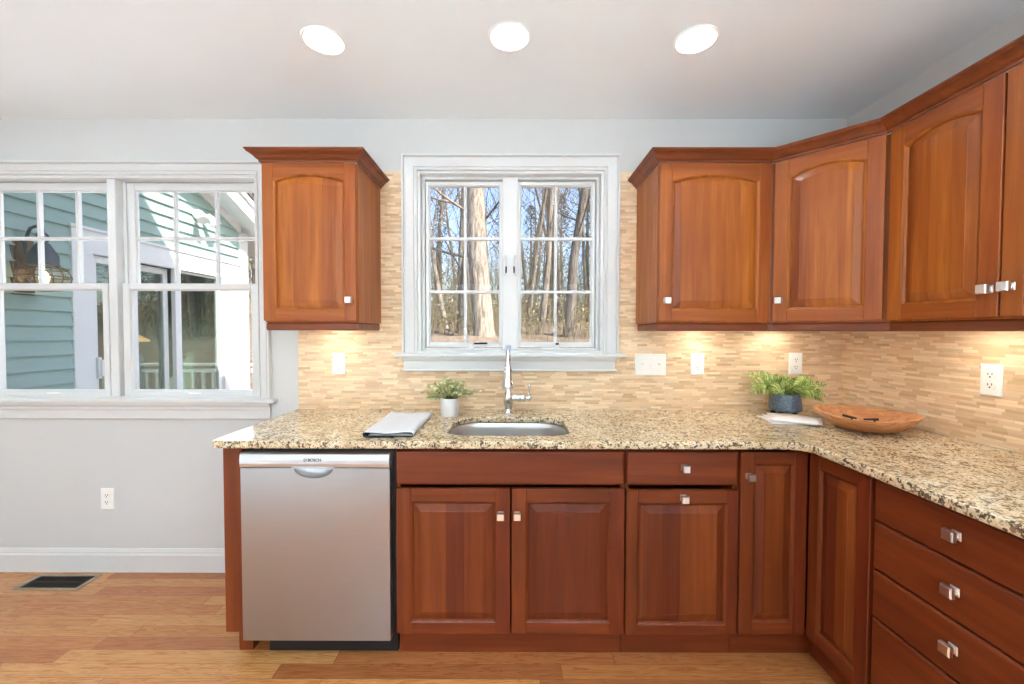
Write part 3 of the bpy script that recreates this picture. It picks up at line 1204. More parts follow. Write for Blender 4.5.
# ------------------------------------------------------------------ outlets and switch plate
def outlet(name, label, loc, rz=0.0, w=.072, h=.119, screw=True):
    t = thing(name, label, 'outlet', loc, rz)
    b = MB()
    loops = []
    for d, y in ((0, 0), (0, -.003), (.004, -.006), (.006, -.0064)):
        loops.append([(sx * (w / 2 - d), y, sz * (h / 2 - d)) for sx, sz in ((-1, -1), (1, -1), (1, 1), (-1, 1))])
    b.loft(loops, True, True, True, 0, False)
    b.build('cover_plate', 'plate', t, recalc=True)
    for zc in (-.0195, .0195):
        b = MB()
        pts = []
        for i in range(28):
            a = 2 * math.pi * i / 28
            pts.append((.0172 * math.cos(a), max(-.0135, min(.0135, .0172 * math.sin(a))) + zc))
        b.prism(pts, -.0085, -.006, 'y')
        r = b.build('receptacle', 'plate', t, recalc=True)
        b = MB()
        b.box(-.0078, -.0052, -.0089, -.0084, zc - .0005, zc + .0085)
        b.box(.0052, .0078, -.0089, -.0084, zc + .0005, zc + .0085)
        b.lathe([(.0030, -.0005), (.0030, 0)], (0, -.0085, zc - .0068), 12, 0, 'y')
        b.build('slots', 'slot', r, label='dark plug slots')
    b = MB()
    b.lathe([(.0032, -.0012), (.0032, 0)], (0, -.0062, 0), 12, 0, 'y')
    b.build('screw', 'nickel', t)
    return t


o1 = outlet('electrical_outlet', 'white duplex outlet on the tile below the cabinet between the windows', (-.9535, -TH, 1.165))
dup(o1, (1.0125, -TH, 1.1645), label='white duplex outlet on the tile beside the wide switch plate')
dup(o1, (1.549, -TH, 1.17), label='white duplex outlet on the tile behind the potted fern')
dup(o1, (XR - TH, -.709, 1.163), -math.pi / 2, label='white duplex outlet on the right wall tile above the wooden bowl')
dup(o1, (-2.252, 0.0, .409), label='white duplex outlet low on the painted wall under the double window')

t = thing('switch_plate', 'wide white three-gang switch plate on the tile beside the sink window', 'switch', (.755, -TH, 1.1625))
b = MB()
w, h = .168, .119
loops = []
for d, y in ((0, 0), (0, -.003), (.004, -.006), (.006, -.0064)):
    loops.append([(sx * (w / 2 - d), y, sz * (h / 2 - d)) for sx, sz in ((-1, -1), (1, -1), (1, 1), (-1, 1))])
b.loft(loops, True, True, True, 0, False)
b.build('cover_plate', 'plate', t, recalc=True)
for k, x in enumerate((-.046, 0, .046)):
    b = MB()
    b.box(x - .0065, x + .0065, -.0068, -.006, -.014, .014, .0003)
    sw = b.build('toggle_slot', 'plate', t)
    b = MB()
    s = (1, -1, 1)[k]
    b.prism([(-.006, .004 * s - .006), (-.006, .004 * s + .006), (-.018, .009 * s + .004), (-.018, .009 * s - .003)], x - .0042, x + .0042, 'x')
    b.build('toggle', 'plate', sw, recalc=True)
    for z in (-.030, .030):
        b = MB()
        b.lathe([(.003, -.0012), (.003, 0)], (x, -.0062, z), 12, 0, 'y')
        b.build('screw', 'nickel', t)

# ------------------------------------------------------------------ recessed ceiling lights
def can_light(name, label, c, group=None):
    t = thing(name, label, 'ceiling light', (c[0], c[1], ZC), group=group)
    b = MB()
    b.lathe([(.071, .004), (.071, -.002), (.074, -.005), (.081, -.004), (.083, 0.0), (.083, .0)], (0, 0, 0), 40, cap0=False, cap1=False)
    b.build('trim_ring', 'can', t)
    b = MB()
    b.lathe([(.0725, 0), (.068, .02), (.059, .055)], (0, 0, 0), 40, cap0=False, cap1=False)
    b.build('reflector', 'can', t)
    b = MB()
    b.lathe([(.0, .047), (.03, .0475), (.053, .050), (.059, .056), (.059, .085), (.0, .085)], (0, 0, 0), 32, cap0=False, cap1=False)
    b.build('lens', 'lens', t, label='glowing lens')
    return t


can0 = can_light('recessed_light', 'round recessed ceiling light above the wall cabinet between the windows', CANS[0])
dup(can0, (CANS[1][0], CANS[1][1], ZC), label='round recessed ceiling light in the middle, in line with the sink')
dup(can0, (CANS[2][0], CANS[2][1], ZC), label='round recessed ceiling light nearest the corner cabinets')
for c in CANS_ALL[3:]:
    dup(can0, (c[0], c[1], ZC), label='round recessed ceiling light outside the picture', group='recessed lights over the rest of the kitchen')
for c in CANS_ALL:
    lamp('can_lamp', 'AREA', (c[0], c[1], ZC + .040), CAN_POWER, (0.80, 0.92, 1.0), (0, 0, -1), shape='DISK', size=.10)

M['rug'] = mat_plain('bounce_rug_pale', lin(238, 237, 234), 0.95, var=0.03, scale=40, spec=0.05)
b = MB()  # pale rug, unseen, added to spread the pendants' bounced light
b.box(-3.3, 1.6, -5.0, -2.45, 0.0, .012, .004)
tag(b.build('bounce_rug', 'rug'), 'large pale rug added behind the viewer to bounce light upward', 'rug')
# unseen island and three pendants, added to bounce light onto the ceiling
M['bounce_top'] = mat_plain('bounce_island_white', lin(240, 241, 242), 0.25, var=0.03, scale=4)
t = thing('bounce_island', 'white-topped island added behind the viewer to bounce light onto the ceiling', 'island', (-0.1, -3.75, .012))
b = MB()
b.box(-1.35, 1.35, -.62, .62, .90, .935, .006)
b.build('bounce_island_top', 'bounce_top', t)
b = MB()
b.box(-1.25, 1.25, -.50, .50, .10, .90, .003)
b.box(-1.22, 1.22, -.44, .44, .0, .10)
b.build('bounce_island_body', 'white', t)
for i, x in enumerate((-0.9, -0.1, 0.7)):
    t = thing('pendant_lamp', 'fill pendant lamp added over the unseen island', 'lamp', (x, -3.75, 1.80), group='fill pendants added over the island')
    b = MB()
    b.lathe([(.19, .055), (.17, .08), (.12, .13), (.03, .17), (.012, .20)], (0, 0, 0), 28, cap0=False)
    b.build('lamp_shade', 'nickel', t, 40)  # shade of the added fill pendant
    b = MB()
    b.tube([(0, 0, .20), (0, 0, ZC - 1.80)], .005, 8)
    b.build('cord', 'black', t)
    lamp('pendant_fill', 'AREA', (x, -3.75, 1.86), PENDANT_FILL_POWER, (0.77, 0.905, 1.0), (0, 0, -1), shape='DISK', size=.16, spread=R(130))  # added fill lamp, aimed at the white island top

# under-cabinet puck lights
def puck(loc, label):
    t = thing('puck_light', label, 'cabinet light', loc)
    b = MB()
    b.lathe([(.033, 0), (.033, -.008), (.030, -.011), (.024, -.011)], (0, 0, 0), 24, cap0=True, cap1=False)
    b.build('housing', 'nickel', t)
    b = MB()
    b.lathe([(.024, -.0105), (.015, -.012), (.0, -.0125)], (0, 0, 0), 24, cap0=False, cap1=False)
    b.build('lens', 'puck', t)
    lamp('puck_lamp', 'AREA', (loc[0], loc[1], loc[2] - .016), PUCK_POWER, (1.0, 0.93, 0.80), (0, 0, -1), shape='DISK', size=.05)


puck((-.94, -.14, ZU0), 'small puck light under the cabinet between the windows')
puck((1.00, -.14, ZU0), 'small puck light under the wall cabinet above the plain outlet')
puck((1.40, -.14, ZU0), 'small puck light under the corner cabinet, above the fern')
puck((XR - .14, -.74, ZU0), 'small puck light under the right wall cabinet')

# ------------------------------------------------------------------ floor register
M['register'] = mat_plain('register_metal', lin(150, 138, 116), 0.45, 0.2)
M['register_dark'] = mat_plain('register_louvre', lin(58, 50, 38), 0.5)
t = thing('floor_vent', 'metal floor register set in the oak floor under the double window', 'vent', (-2.424, -.104, 0))
b = MB()
hx, hy = .172, .066
for (a, c, d, e) in ((-hx, hx, -hy, -hy + .016), (-hx, hx, hy - .016, hy), (-hx, -hx + .024, -hy + .016, hy - .016), (hx - .024, hx, -hy + .016, hy - .016)):
    b.box(a, c, d, e, 0.0, .004, .001)
b.build('frame', 'register', t)
b = MB()
b.box(-hx + .02, hx - .02, -hy + .014, hy - .014, 0.0, .0008)
b.build('well', 'black', t, label='dark opening below the louvres')
b = MB()
nx = 24
for i in range(nx):
    x = -hx + .03 + (2 * hx - .06) * i / (nx - 1)
    b.prism([(x - .004, .0008), (x - .001, .0008), (x + .003, .0035), (x, .0035)], -hy + .016, hy - .016, 'y')
b.box(-hx + .024, hx - .024, -.002, .002, .001, .0038)
b.box(-.003, .003, -hy + .016, hy - .016, .001, .0038)
b.build('louvres', 'register_dark', t)

# ------------------------------------------------------------------ folded towel
M['cloth'] = mat_plain('grey_linen', lin(214, 213, 214), 0.9, var=0.05, scale=220, spec=0.1)
M['cloth_back'] = mat_plain('charcoal_linen', lin(54, 56, 64), 0.9, var=0.12, scale=220, spec=0.1)
t = thing('dish_towel', 'folded grey dish towel lying on the counter beside the sink', 'towel', (-.498, -.388, .914))
wT, lT = .198, .445
prof = []
def tp(x, z):
    prof.append((x, z))
hw = wT / 2
for x in (.02, -.03, -.06):
    tp(x, .0030)
tp(-hw + .014, .0032)
for a in range(250, 89, -32):
    tp(-hw + .011 + .011 * math.cos(R(a)), .0125 + .0095 * math.sin(R(a)))
for k in range(1, 10):
    x = -hw + .011 + (wT - .024) * k / 10
    tp(x, .0205 + .0020 * math.sin(k * .9) - .003 * math.sin(math.pi * k / 10))
for a in range(90, -111, -32):
    tp(hw - .012 + .012 * math.cos(R(a)), .0120 + .0090 * math.sin(R(a)))
for x in (.055, .03, .01):
    tp(x, .0066)
nT = 14
loops = []
random.seed(5)
for j in range(nT + 1):
    f = j / nT
    y = -lT / 2 + lT * f
    sh = -.004 + .030 * math.sin(f * 1.2) * -1 * .6
    wsc = 1.0 + .08 * f
    zs = 1.0 + .10 * math.sin(f * 5.0) - .15 * f
    loops.append([(x * wsc + sh + .002 * math.sin(7 * f + x * 20), y + .003 * math.sin(x * 30), z * zs) for x, z in prof])
b = MB()
b.loft(loops, False, False, False)
tw = b.build('towel_cloth', ['cloth', 'cloth_back'], t, 60)
md = tw.modifiers.new('thickness', 'SOLIDIFY')
md.thickness = .0022
md.offset = 0.0
md.material_offset = 1
md.material_offset_rim = 1
b = MB()
b.box(-.085, .092, -lT / 2 + .006, lT / 2 - .02, .0082, .0100, .0005)
b.box(-.080, .080, -lT / 2 + .012, lT / 2 - .03, .0112, .0130, .0005)
b.build('inner_fold', 'cloth', t)

# ------------------------------------------------------------------ plants
M['pot_white'] = mat_plain('white_ceramic', lin(228, 224, 222), 0.45, var=0.03, scale=60)
M['soil'] = mat_plain('soil', lin(50, 38, 28), 0.95, var=0.3, scale=80)
M['leaf_pale'] = mat_leafy('pale_leaves', lin(166, 172, 104), lin(212, 212, 152), lin(238, 234, 200))
M['leaf_fern'] = mat_leafy('fern_leaves', lin(74, 104, 32), lin(140, 164, 64), lin(214, 220, 140))
M['stem'] = mat_plain('green_stem', lin(112, 124, 66), 0.7)

def leaf(b, base, d, up, length, width, mi=0, fold=0.15):
    d = Vector(d).normalized()
    s = d.cross(Vector(up))
    s = s.normalized() if s.length > 1e-4 else d.orthogonal().normalized()
    nrm = s.cross(d).normalized()
    base = Vector(base)
    p0 = base
    pm = base + d * length * .5
    pt = base + d * length - nrm * length * .08
    l1 = base + d * length * .30 + s * width * .48 + nrm * width * fold
    l2 = base + d * length * .68 + s * width * .40 + nrm * width * fold
    r1 = base + d * length * .30 - s * width * .48 + nrm * width * fold
    r2 = base + d * length * .68 - s * width * .40 + nrm * width * fold
    V = [b.v(p) for p in (p0, l1, l2, pt, r2, r1, pm)]
    for q in ((0, 5, 6), (5, 4, 6), (4, 3, 6), (3, 2, 6), (2, 1, 6), (1, 0, 6)):
        b.face([V[i] for i in q], mi, True)


random.seed(11)
t = thing('potted_plant', 'small leafy pale green plant in a white pot beside the sink', 'plant', (-.320, -.170, .914))
b = MB()
b.lathe([(.044, 0), (.046, .002), (.0475, .040), (.049, .088), (.0485, .091), (.045, .091), (.0445, .078)], (0, 0, 0), 32, cap1=False)
b.build('pot', 'pot_white', t, 45)
b = MB()
b.lathe([(.0445, .079), (.03, .082), (.0, .084)], (0, 0, 0), 20, cap0=False, cap1=False)
b.build('soil', 'soil', t)
bs, bl = MB(), MB()
for i in range(70):
    a = random.uniform(0, 2 * math.pi)
    el = random.uniform(.10, 1.45)
    ln = random.uniform(.065, .135) * (1.05 if el < .8 else .80)
    d = Vector((math.cos(a) * math.cos(el), math.sin(a) * math.cos(el) * .85, math.sin(el)))
    p = Vector((math.cos(a) * .02, math.sin(a) * .02, .082))
    pts = [p]
    for k in range(1, 5):
        q = p + d * ln * k / 4 + Vector((0, 0, .012 * math.sin(k * .7) - .010 * (k / 4) ** 2 * (1.4 - el)))
        pts.append(q)
    bs.tube(pts, [.0012, .0011, .001, .0009, .0007], 4, caps=False)
    for k in range(1, 5):
        for m in range(5):
            aa = random.uniform(0, 2 * math.pi)
            dd = (d + Vector((math.cos(aa), math.sin(aa), random.uniform(-.4, .8))) * 1.1)
            leaf(bl, pts[k] + d * random.uniform(-.01, .005), dd, (random.uniform(-.4, .4), random.uniform(-.4, .4), 1), random.uniform(.012, .023), random.uniform(.010, .016))
bs.build('stems', 'stem', t)
bl.build('leaves', 'leaf_pale', t)

# fern
M['pot_blue'] = None
n = NT('blue_glaze')
x, y, z, v = n.xyz()
f = n.noise(n.comb(n.math('MULTIPLY', x, 120.0), n.math('MULTIPLY', y, 120.0), n.math('MULTIPLY', z, 90.0)), 1.0, 3, 0.7)
f2 = n.noise(v, 22.0, 3)
c = n.ramp(f, [(0.3, lin(58, 70, 82)), (0.55, lin(100, 118, 132)), (0.75, lin(158, 170, 178))])
c = n.mix(n.math('MULTIPLY', f2, 0.6), c, lin(74, 82, 92))
n.color(c)
n.b.inputs['Roughness'].default_value = 0.35
n.bump(f, 0.3, 0.001)
M['pot_blue'] = n.m
M['iron'] = mat_plain('dark_iron', lin(38, 32, 30), 0.5, 0.3)
t = thing('potted_fern', 'green fern in a footed blue-grey glazed pot in the counter corner', 'plant', (1.413, -.135, .914))
b = MB()
b.lathe([(.050, .024), (.068, .024), (.073, .028), (.0745, .036), (.073, .055), (.069, .085), (.0655, .108), (.063, .112), (.059, .112), (.058, .094)], (0, 0, 0), 40, cap1=False)
b.build('pot', 'pot_blue', t, 45)
for a in (215, 285, 75, 140):
    b = MB()
    c, s = math.cos(R(a)), math.sin(R(a))
    b.lathe([(.009, 0), (.011, .004), (.012, .027)], (c * .052, s * .052, 0), 14)
    b.build('foot', 'iron', t, 45)
b = MB()
b.lathe([(.058, .094), (.04, .098), (.0, .100)], (0, 0, 0), 24, cap0=False, cap1=False)
b.build('soil', 'soil', t)
bs, bl = MB(), MB()
random.seed(21)
fronds = [(190, .30, .190), (205, .62, .175), (172, .55, .185), (225, .25, .150), (160, .9, .13), (240, .8, .120), (262, .5, .11), (290, .55, .12), (312, .22, .145),
          (335, .38, .160), (352, .10, .165), (8, .62, .12), (30, .7, .10), (60, .9, .10), (95, .7, .10), (130, .8, .12), (345, .85, .11), (210, 1.1, .10), (275, 1.1, .09), (180, .12, .16), (325, .0, .14)]
for a, el, ln in fronds:
    ca2, sa2 = math.cos(R(a)), math.sin(R(a))
    p = Vector((ca2 * .022, sa2 * .022, .098))
    pts = []
    nseg = 12
    for k in range(nseg + 1):
        s = k / nseg
        drop = s * s * ln * (.55 + .25 * (1 - el))
        q = p + Vector((ca2, sa2 * .8, 0)) * (ln * s * math.cos(el * .8)) + Vector((0, 0, ln * s * (math.sin(el) + .72) - drop))
        if q.y > .115:
            q.y = .115
        pts.append(q)
    bs.tube(pts, [.0014] * 6 + [.001] * 7, 4, caps=False)
    for k in range(2, nseg + 1):
        d = (pts[k] - pts[k - 1]).normalized()
        sd = d.cross(Vector((0, -.75, .65))).normalized()
        wl = .034 * math.sin(math.pi * (0.18 + .80 * k / nseg)) + .008
        for sg in (-1, 1):
            for h in (0, .5):
                leaf(bl, pts[k] - (pts[k] - pts[k - 1]) * h, sd * sg + d * .40, (0, -.75, .65), wl, .0062)
    leaf(bl, pts[-1], pts[-1] - pts[-2], (0, 0, 1), .014, .007)
for i in range(40):
    a = random.uniform(0, 6.28)
    rr_ = random.uniform(.005, .05)
    leaf(bl, (rr_ * math.cos(a), rr_ * math.sin(a), .10), (math.cos(a), math.sin(a), random.uniform(.4, 1.6)), (0, 0, 1), random.uniform(.02, .04), .014)
bs.build('fern_stems', 'stem', t)
bl.build('fern_fronds', 'leaf_fern', t)

# ------------------------------------------------------------------ paper napkins
M['paper'] = mat_plain('white_paper', lin(238, 234, 232), 0.85, var=0.02, scale=90)
t = thing('napkin_stack', 'loose fan of white napkins lying in front of the fern pot', 'napkins', (1.360, -.292, .914))
for i, (rz, dx, dy, s) in enumerate(((-.62, 0.0, 0.0, .100), (-.50, -.012, .010, .097), (-.36, -.03, .014, .093), (-.20, -.045, .014, .090))):
    b = MB()
    n_ = 8
    grid = []
    for a in range(n_ + 1):
        row = []
        for c in range(n_ + 1):
            u, w_ = -s + 2 * s * a / n_, -s + 2 * s * c / n_
            z = .0012 + .0035 * (3 - i) + .0035 * math.sin(a * .5 + i) * (c / n_) + .002 * math.sin(c * .8 + i * 2)
            x_, y_ = u * math.cos(rz) - w_ * math.sin(rz), u * math.sin(rz) + w_ * math.cos(rz)
            row.append((x_ + dx, y_ + dy, max(z, .0012)))
        grid.append(row)
    b.loft(grid, False)
    nap = b.build('napkin', 'paper', t, 60)
    nap.modifiers.new('thickness', 'SOLIDIFY').thickness = .0016

# ------------------------------------------------------------------ wooden dough bowl
n = NT('bowl_wood')
x, y, z, v = n.xyz()
f = n.noise(n.comb(n.math('MULTIPLY', x, 7.0), n.math('MULTIPLY', y, 50.0), n.math('MULTIPLY', z, 60.0)), 1.0, 4, 0.6, 1.0)
n.color(n.ramp(f, [(0.3, lin(172, 108, 66)), (0.5, lin(206, 144, 94)), (0.72, lin(224, 170, 122))]))
n.b.inputs['Roughness'].default_value = 0.5
n.bump(f, 0.1, 0.001)
M['bowl_wood'] = n.m
M['bronze'] = mat_plain('dark_bronze', lin(52, 28, 20), 0.45, 0.4)
BA = -.72
t = thing('wooden_bowl', 'oval carved wooden bowl on the counter near the corner', 'bowl', (1.562, -.440, .914), BA)
NB = 56


def bowl_ring(a, bb, z0, zend):
    lp = []
    for i in range(NB):
        th = 2 * math.pi * i / NB
        c, s = math.cos(th), math.sin(th)
        ex = 1.0 / (abs(c) ** 2.0 + abs(s) ** 2.0) ** .5
        lip = 1 + .07 * max(0, abs(c)) ** 10
        lp.append((a * c * ex * lip, bb * s * ex, z0 + zend * abs(c) ** 3))
    return lp


b = MB()
rings = [bowl_ring(0.0795, 0.0800, 0.0000, 0), bowl_ring(0.0975, 0.1000, 0.0028, 0), bowl_ring(0.1293, 0.1420, 0.0221, .002), bowl_ring(0.1548, 0.1760, 0.0455, .005), bowl_ring(0.1717, 0.1960, 0.0635, .009), bowl_ring(0.1744, 0.1990, 0.0676, .0105),
         bowl_ring(0.1717, 0.1970, 0.0697, .011), bowl_ring(0.1632, 0.1890, 0.0690, .0105), bowl_ring(0.1601, 0.1860, 0.0649, .009), bowl_ring(0.1442, 0.1640, 0.0414, .005), bowl_ring(0.1166, 0.1300, 0.0207, .002), bowl_ring(0.0742, 0.0800, 0.0110, 0), bowl_ring(0.0212, 0.0200, 0.0097, 0)]
b.loft(rings, True, True, True)
b.build('bowl', 'bowl_wood', t, 55, recalc=True)
b = MB()
hb = [(-.070, -.176, 0.0790), (-.048, -.184, 0.0760), (-.024, -.190, 0.0735)]
b.tube(hb, [.0050, .0046, .0036], 10)
b.tube([(-.040, -.187, 0.0755), (-.040, -.191, 0.0650)], .004, 8)
b.build('handle', 'bronze', t, 60, label='dark handle end on the near rim')
b = MB()
b.tube([(-.004, -.192, 0.0735), (.020, -.190, 0.0760), (.042, -.186, 0.0785)], [.0036, .0046, .0052], 10)
b.tube([(.030, -.189, 0.0770), (.030, -.192, 0.0660)], .004, 8)
b.build('handle', 'bronze', t, 60, label='dark handle end on the near rim')
b = MB()
b.tube([(-.025, -.190, 0.0735), (-.014, -.192, 0.0730), (-.003, -.192, 0.0735)], .0034, 10)
b.build('handle_grip', 'bowl_wood', t, 60)

# ------------------------------------------------------------------ outside: the wing of the house
M['siding'] = mat_plain('sage_siding', lin(162, 188, 181), 0.6, var=0.03, scale=3, spec=0.3)
M['ext_white'] = mat_plain('exterior_white', lin(236, 238, 238), 0.5, var=0.015, scale=2, spec=0.3)
M['wing_inside'] = mat_plain('wing_interior', lin(132, 152, 142), 0.9, var=0.1)
M['deck'] = mat_plain('deck_boards', lin(150, 140, 128), 0.8, var=0.1, scale=6)
M['roofing'] = mat_plain('roof_shingle', lin(88, 84, 82), 0.9, var=0.2, scale=30)
XWG = -3.5
YE = 3.11                                # outer corner of the wing
RK = lambda yy: 2.95 - .43 * (yy - 2.35)  # underside of its sloping eave
# clapboards: lapped courses, each a wedge, cut to the roof slope
b = MB()
ex = .112
z = -.30
k = 0
while z < 3.70:
    za, zb = z, z + ex
    ya0, ya1 = .16, min(2.95, 2.35 + (2.95 - za) / .43 if za > 2.6 else 2.95)
    spans = [(ya0, ya1)]
    if za < 2.14 and zb > -.3:
        spans = [(ya0, .98)]
    for (s0, s1) in spans:
        yb1 = min(s1, 2.35 + (2.95 - zb) / .43) if zb > 2.6 else s1
        if s1 - s0 < .02 or yb1 - s0 < .02:
            continue
        A = [(XWG - .02, s0, za), (XWG + .022, s0, za), (XWG, s0, zb), (XWG - .02, s0, zb)]
        B = [(XWG - .02, s1, za), (XWG + .022, s1, za), (XWG, yb1, zb), (XWG - .02, yb1, zb)]
        L = b.loft([A, B], True, True, True, 0, False)
    z += ex
structure(b.build('exterior_wall', 'siding', recalc=True), 'sage green clapboard wall of the house wing outside the double window', 'wall')
b = MB()
b.box(XWG - .02, XWG + .024, .98, 2.95, 1.98, 2.165, .003)             # head band
b.box(XWG - .02, XWG + .040, .96, 2.97, 2.165, 2.19, .003)
b.box(XWG - .02, XWG + .024, .98, 1.145, -.25, 1.98, .003)             # casing beside the door
b.box(XWG - .02, XWG + .024, 1.955, 2.03, -.25, 1.98, .003)            # post between the openings
b.box(XWG - .10, XWG + .024, 2.66, 2.95, -.25, 1.98, .003)
b.box(XWG - .12, XWG + .030, 2.95, YE, -.30, 2.60, .003)               # corner board
structure(b.build('trim_wing', 'ext_white'), 'white exterior trim around the glass doors of the wing', 'trim')
b = MB()
b.box(XWG - 3.0, XWG - .12, 3.06, 3.10, -.3, 2.5)
b.box(XWG - 3.0, XWG - .12, .16, .20, -.3, 2.5)
b.box(XWG - 3.04, XWG - 3.0, .16, 3.10, -.3, 2.5)
b.box(XWG - 3.0, XWG - .06, .16, 3.10, -.32, -.24)
b.box(XWG - 3.0, XWG - .03, .16, 3.10, 2.22, 2.30)
structure(b.build('wall_wing_room', 'wing_inside'), 'dim room inside the house wing', 'wall')
# roof of the wing with its rake board
b = MB()
yA, yB = -.0, 3.62
def rk_poly(o0, o1, ya, yb):
    return [(ya, RK(ya) + o0), (yb, RK(yb) + o0), (yb, RK(yb) + o1), (ya, RK(ya) + o1)]
b.prism(rk_poly(.0, .03, .2, yB), XWG - 3.2, XWG + .27, 'x')           # soffit
b.prism(rk_poly(-.06, .12, .2, yB), XWG + .27, XWG + .295, 'x')         # rake fascia
b.prism(rk_poly(.10, .16, .2, yB + .02), XWG + .25, XWG + .325, 'x')
b.prism(rk_poly(-.10, .02, .2, 2.98), XWG + .0, XWG + .03, 'x')          # frieze under the soffit
structure(b.build('trim_rake', 'ext_white', recalc=True), 'white sloping rake board under the roof edge of the wing', 'trim')
b = MB()
b.prism(rk_poly(.165, .20, .2, yB + .05), XWG - 3.2, XWG + .34, 'x')
structure(b.build('roof_wing', 'roofing', recalc=True), 'shingled roof of the house wing', 'roof')

# sliding patio door and the fixed glass beside it: local x runs along the wall (+y)
t = thing('patio_door', 'white sliding glass patio door in the green clapboard wing', 'door', (XWG, 1.145, 0), math.pi / 2)
def door_panel(x0, x1, y, nm):
    b = MB()
    frame_rect(b, x0, x1, -.20, 1.975, y, y + .035, .055, .055, .09, .06, .003)
    p = b.build(nm, 'ext_white', t)
    b = MB()
    b.box(x0 + .05, x1 - .05, y + .014, y + .020, -.12, 1.92)
    b.build('glass_pane', 'glass_dark', p)
    return p
pa = door_panel(0.0, .43, .012, 'sliding_panel')
b = MB()
b.box(.012, .040, -.035, .010, .94, 1.12, .006, 0, 2)
b.box(.018, .030, -.060, -.035, .96, 1.10, .005, 0, 2)
b.build('pull_handle', 'ext_white', pa)
door_panel(.40, .812, .055, 'fixed_panel')
t = thing('patio_window', 'tall fixed glass panel at the far end of the green wing', 'window', (XWG, 2.03, 0), math.pi / 2)
b = MB()
frame_rect(b, 0.0, .63, -.20, 1.975, .015, .05, .02, .05, .09, .02, .003)
fr = b.build('frame', 'ext_white', t)
b = MB()
b.box(.018, .582, .03, .036, -.12, 1.96)
b.build('glass_pane', 'glass_dark', t)

# pendant lamp inside the wing
M['shade'] = mat_emit('lamp_shade_glow', (1.0, 0.55, 0.25, 1), 1.3)
t = thing('pendant_lamp', 'glowing amber pendant lamp seen through the patio door', 'lamp', (-4.35, 2.35, 1.22))
b = MB()
b.lathe([(.19, 0), (.185, .02), (.12, .06), (.05, .10), (.02, .12)], (0, 0, 0), 28)
b.build('lamp_shade', 'shade', t, 50)
b = MB()
b.tube([(0, 0, .12), (0, 0, 1.0)], .006, 8)
b.build('cord', 'black', t)

lamp('pendant_lamp_light', 'POINT', (-4.35, 2.35, 1.16), 16.0, (1.0, 0.93, 0.82), shadow_soft_size=.08)
# onion lantern on the siding
M['copper'] = mat_plain('aged_brass', lin(112, 96, 74), 0.45, 0.7, 0.15, scale=30)
M['iron_grey'] = mat_plain('weathered_metal', lin(92, 100, 104), 0.5, 0.4, 0.1, scale=20)
M['lantern_glass'] = mat_glass('lantern_glass', 0.10, (1.0, 0.93, 0.80, 1))
M['bulb'] = mat_emit('bulb_glow', (1.0, 0.72, 0.40, 1), 14.0)
t = thing('wall_lantern', 'lit onion lantern mounted on the green clapboard wing', 'lantern', (XWG + .16, .665, 1.655))
t.scale = (1.12, 1.12, 1.12)
b = MB()
b.box(-.160, -.125, -.06, .06, -.05, .30, .004)
b.box(-.125, -.115, -.045, .045, -.03, .28, .004)
b.build('back_plate', 'copper', t)
b = MB()
b.tube([(-.12, 0, .20), (-.11, 0, .30), (-.08, 0, .37), (-.04, 0, .385), (0, 0, .365), (.005, 0, .335)], .009, 10)
b.build('arm', 'iron_grey', t, 60)
b = MB()
b.tube([(-.12, 0, .05), (-.09, 0, .02), (-.03, 0, -.005)], .008, 8)
b.build('support_strut', 'iron_grey', t, 60)
b = MB()
ring = [(.0, .032 * math.cos(2 * math.pi * i / 20), .312 + .032 * math.sin(2 * math.pi * i / 20)) for i in range(21)]
b.tube(ring, .006, 8)
b.build('hanging_ring', 'iron_grey', t, 60)
b = MB()
b.lathe([(.012, .285), (.030, .275), (.062, .215), (.070, .200), (.070, .145), (.074, .143), (.074, .135), (.03, .135)], (0, 0, 0), 28)
b.build('cap', 'iron_grey', t, 40)
b = MB()
b.lathe([(.066, .135), (.095, .115), (.115, .085), (.120, .060), (.112, .030), (.09, .004), (.070, -.008)], (0, 0, 0), 32, cap0=False, cap1=False)
b.build('glass_globe', 'lantern_glass', t, 60)
b = MB()
for i in range(6):
    a = 2 * math.pi * i / 6
    c, s = math.cos(a), math.sin(a)
    b.tube([(.070 * c, .070 * s, .138), (.099 * c, .099 * s, .117), (.119 * c, .119 * s, .086), (.124 * c, .124 * s, .06), (.116 * c, .116 * s, .029), (.093 * c, .093 * s, .001), (.070 * c, .070 * s, -.012)], .0035, 6)
for r, z in ((.124, .064), (.104, .113)):
    b.tube([(r * math.cos(2 * math.pi * i / 28), r * math.sin(2 * math.pi * i / 28), z) for i in range(29)], .0035, 6)
b.build('wire_cage', 'copper', t, 60)
b = MB()
b.lathe([(.02, -.03), (.075, -.022), (.095, -.014), (.075, -.008), (.03, -.006)], (0, 0, 0), 28)
b.build('base', 'copper', t, 40)
b = MB()
b.lathe([(.006, .005), (.014, .010), (.024, .05), (.022, .075), (.010, .095), (.002, .100)], (0, 0, 0), 16)
b.build('bulb', 'bulb', t, 60, label='glowing bulb')
lamp('lantern_lamp', 'POINT', (XWG + .16, .665, 1.70), 3.0, (1.0, 0.72, 0.42), shadow_soft_size=.03)

# twin floodlight up on the gable
t = thing('floodlight', 'white twin floodlight fixed high on the sunlit clapboards', 'floodlight', (XWG + .02, 2.26, 2.62))
b = MB()
b.lathe([(.055, 0), (.055, .02), (.04, .03)], (0, 0, 0), 20, 0, 'x')
b.build('mount', 'ext_white', t, 40)
for s in (-1, 1):
    b = MB()
    b.tube([(.02, 0, 0), (.06, .04 * s, .01), (.09, .06 * s, .0)], .012, 8)
    b.tube([(.08, .055 * s, .01), (.11, .075 * s, -.03), (.15, .10 * s, -.09)], [.025, .035, .055], 14)
    b.build('lamp_head', 'ext_white', t, 50)

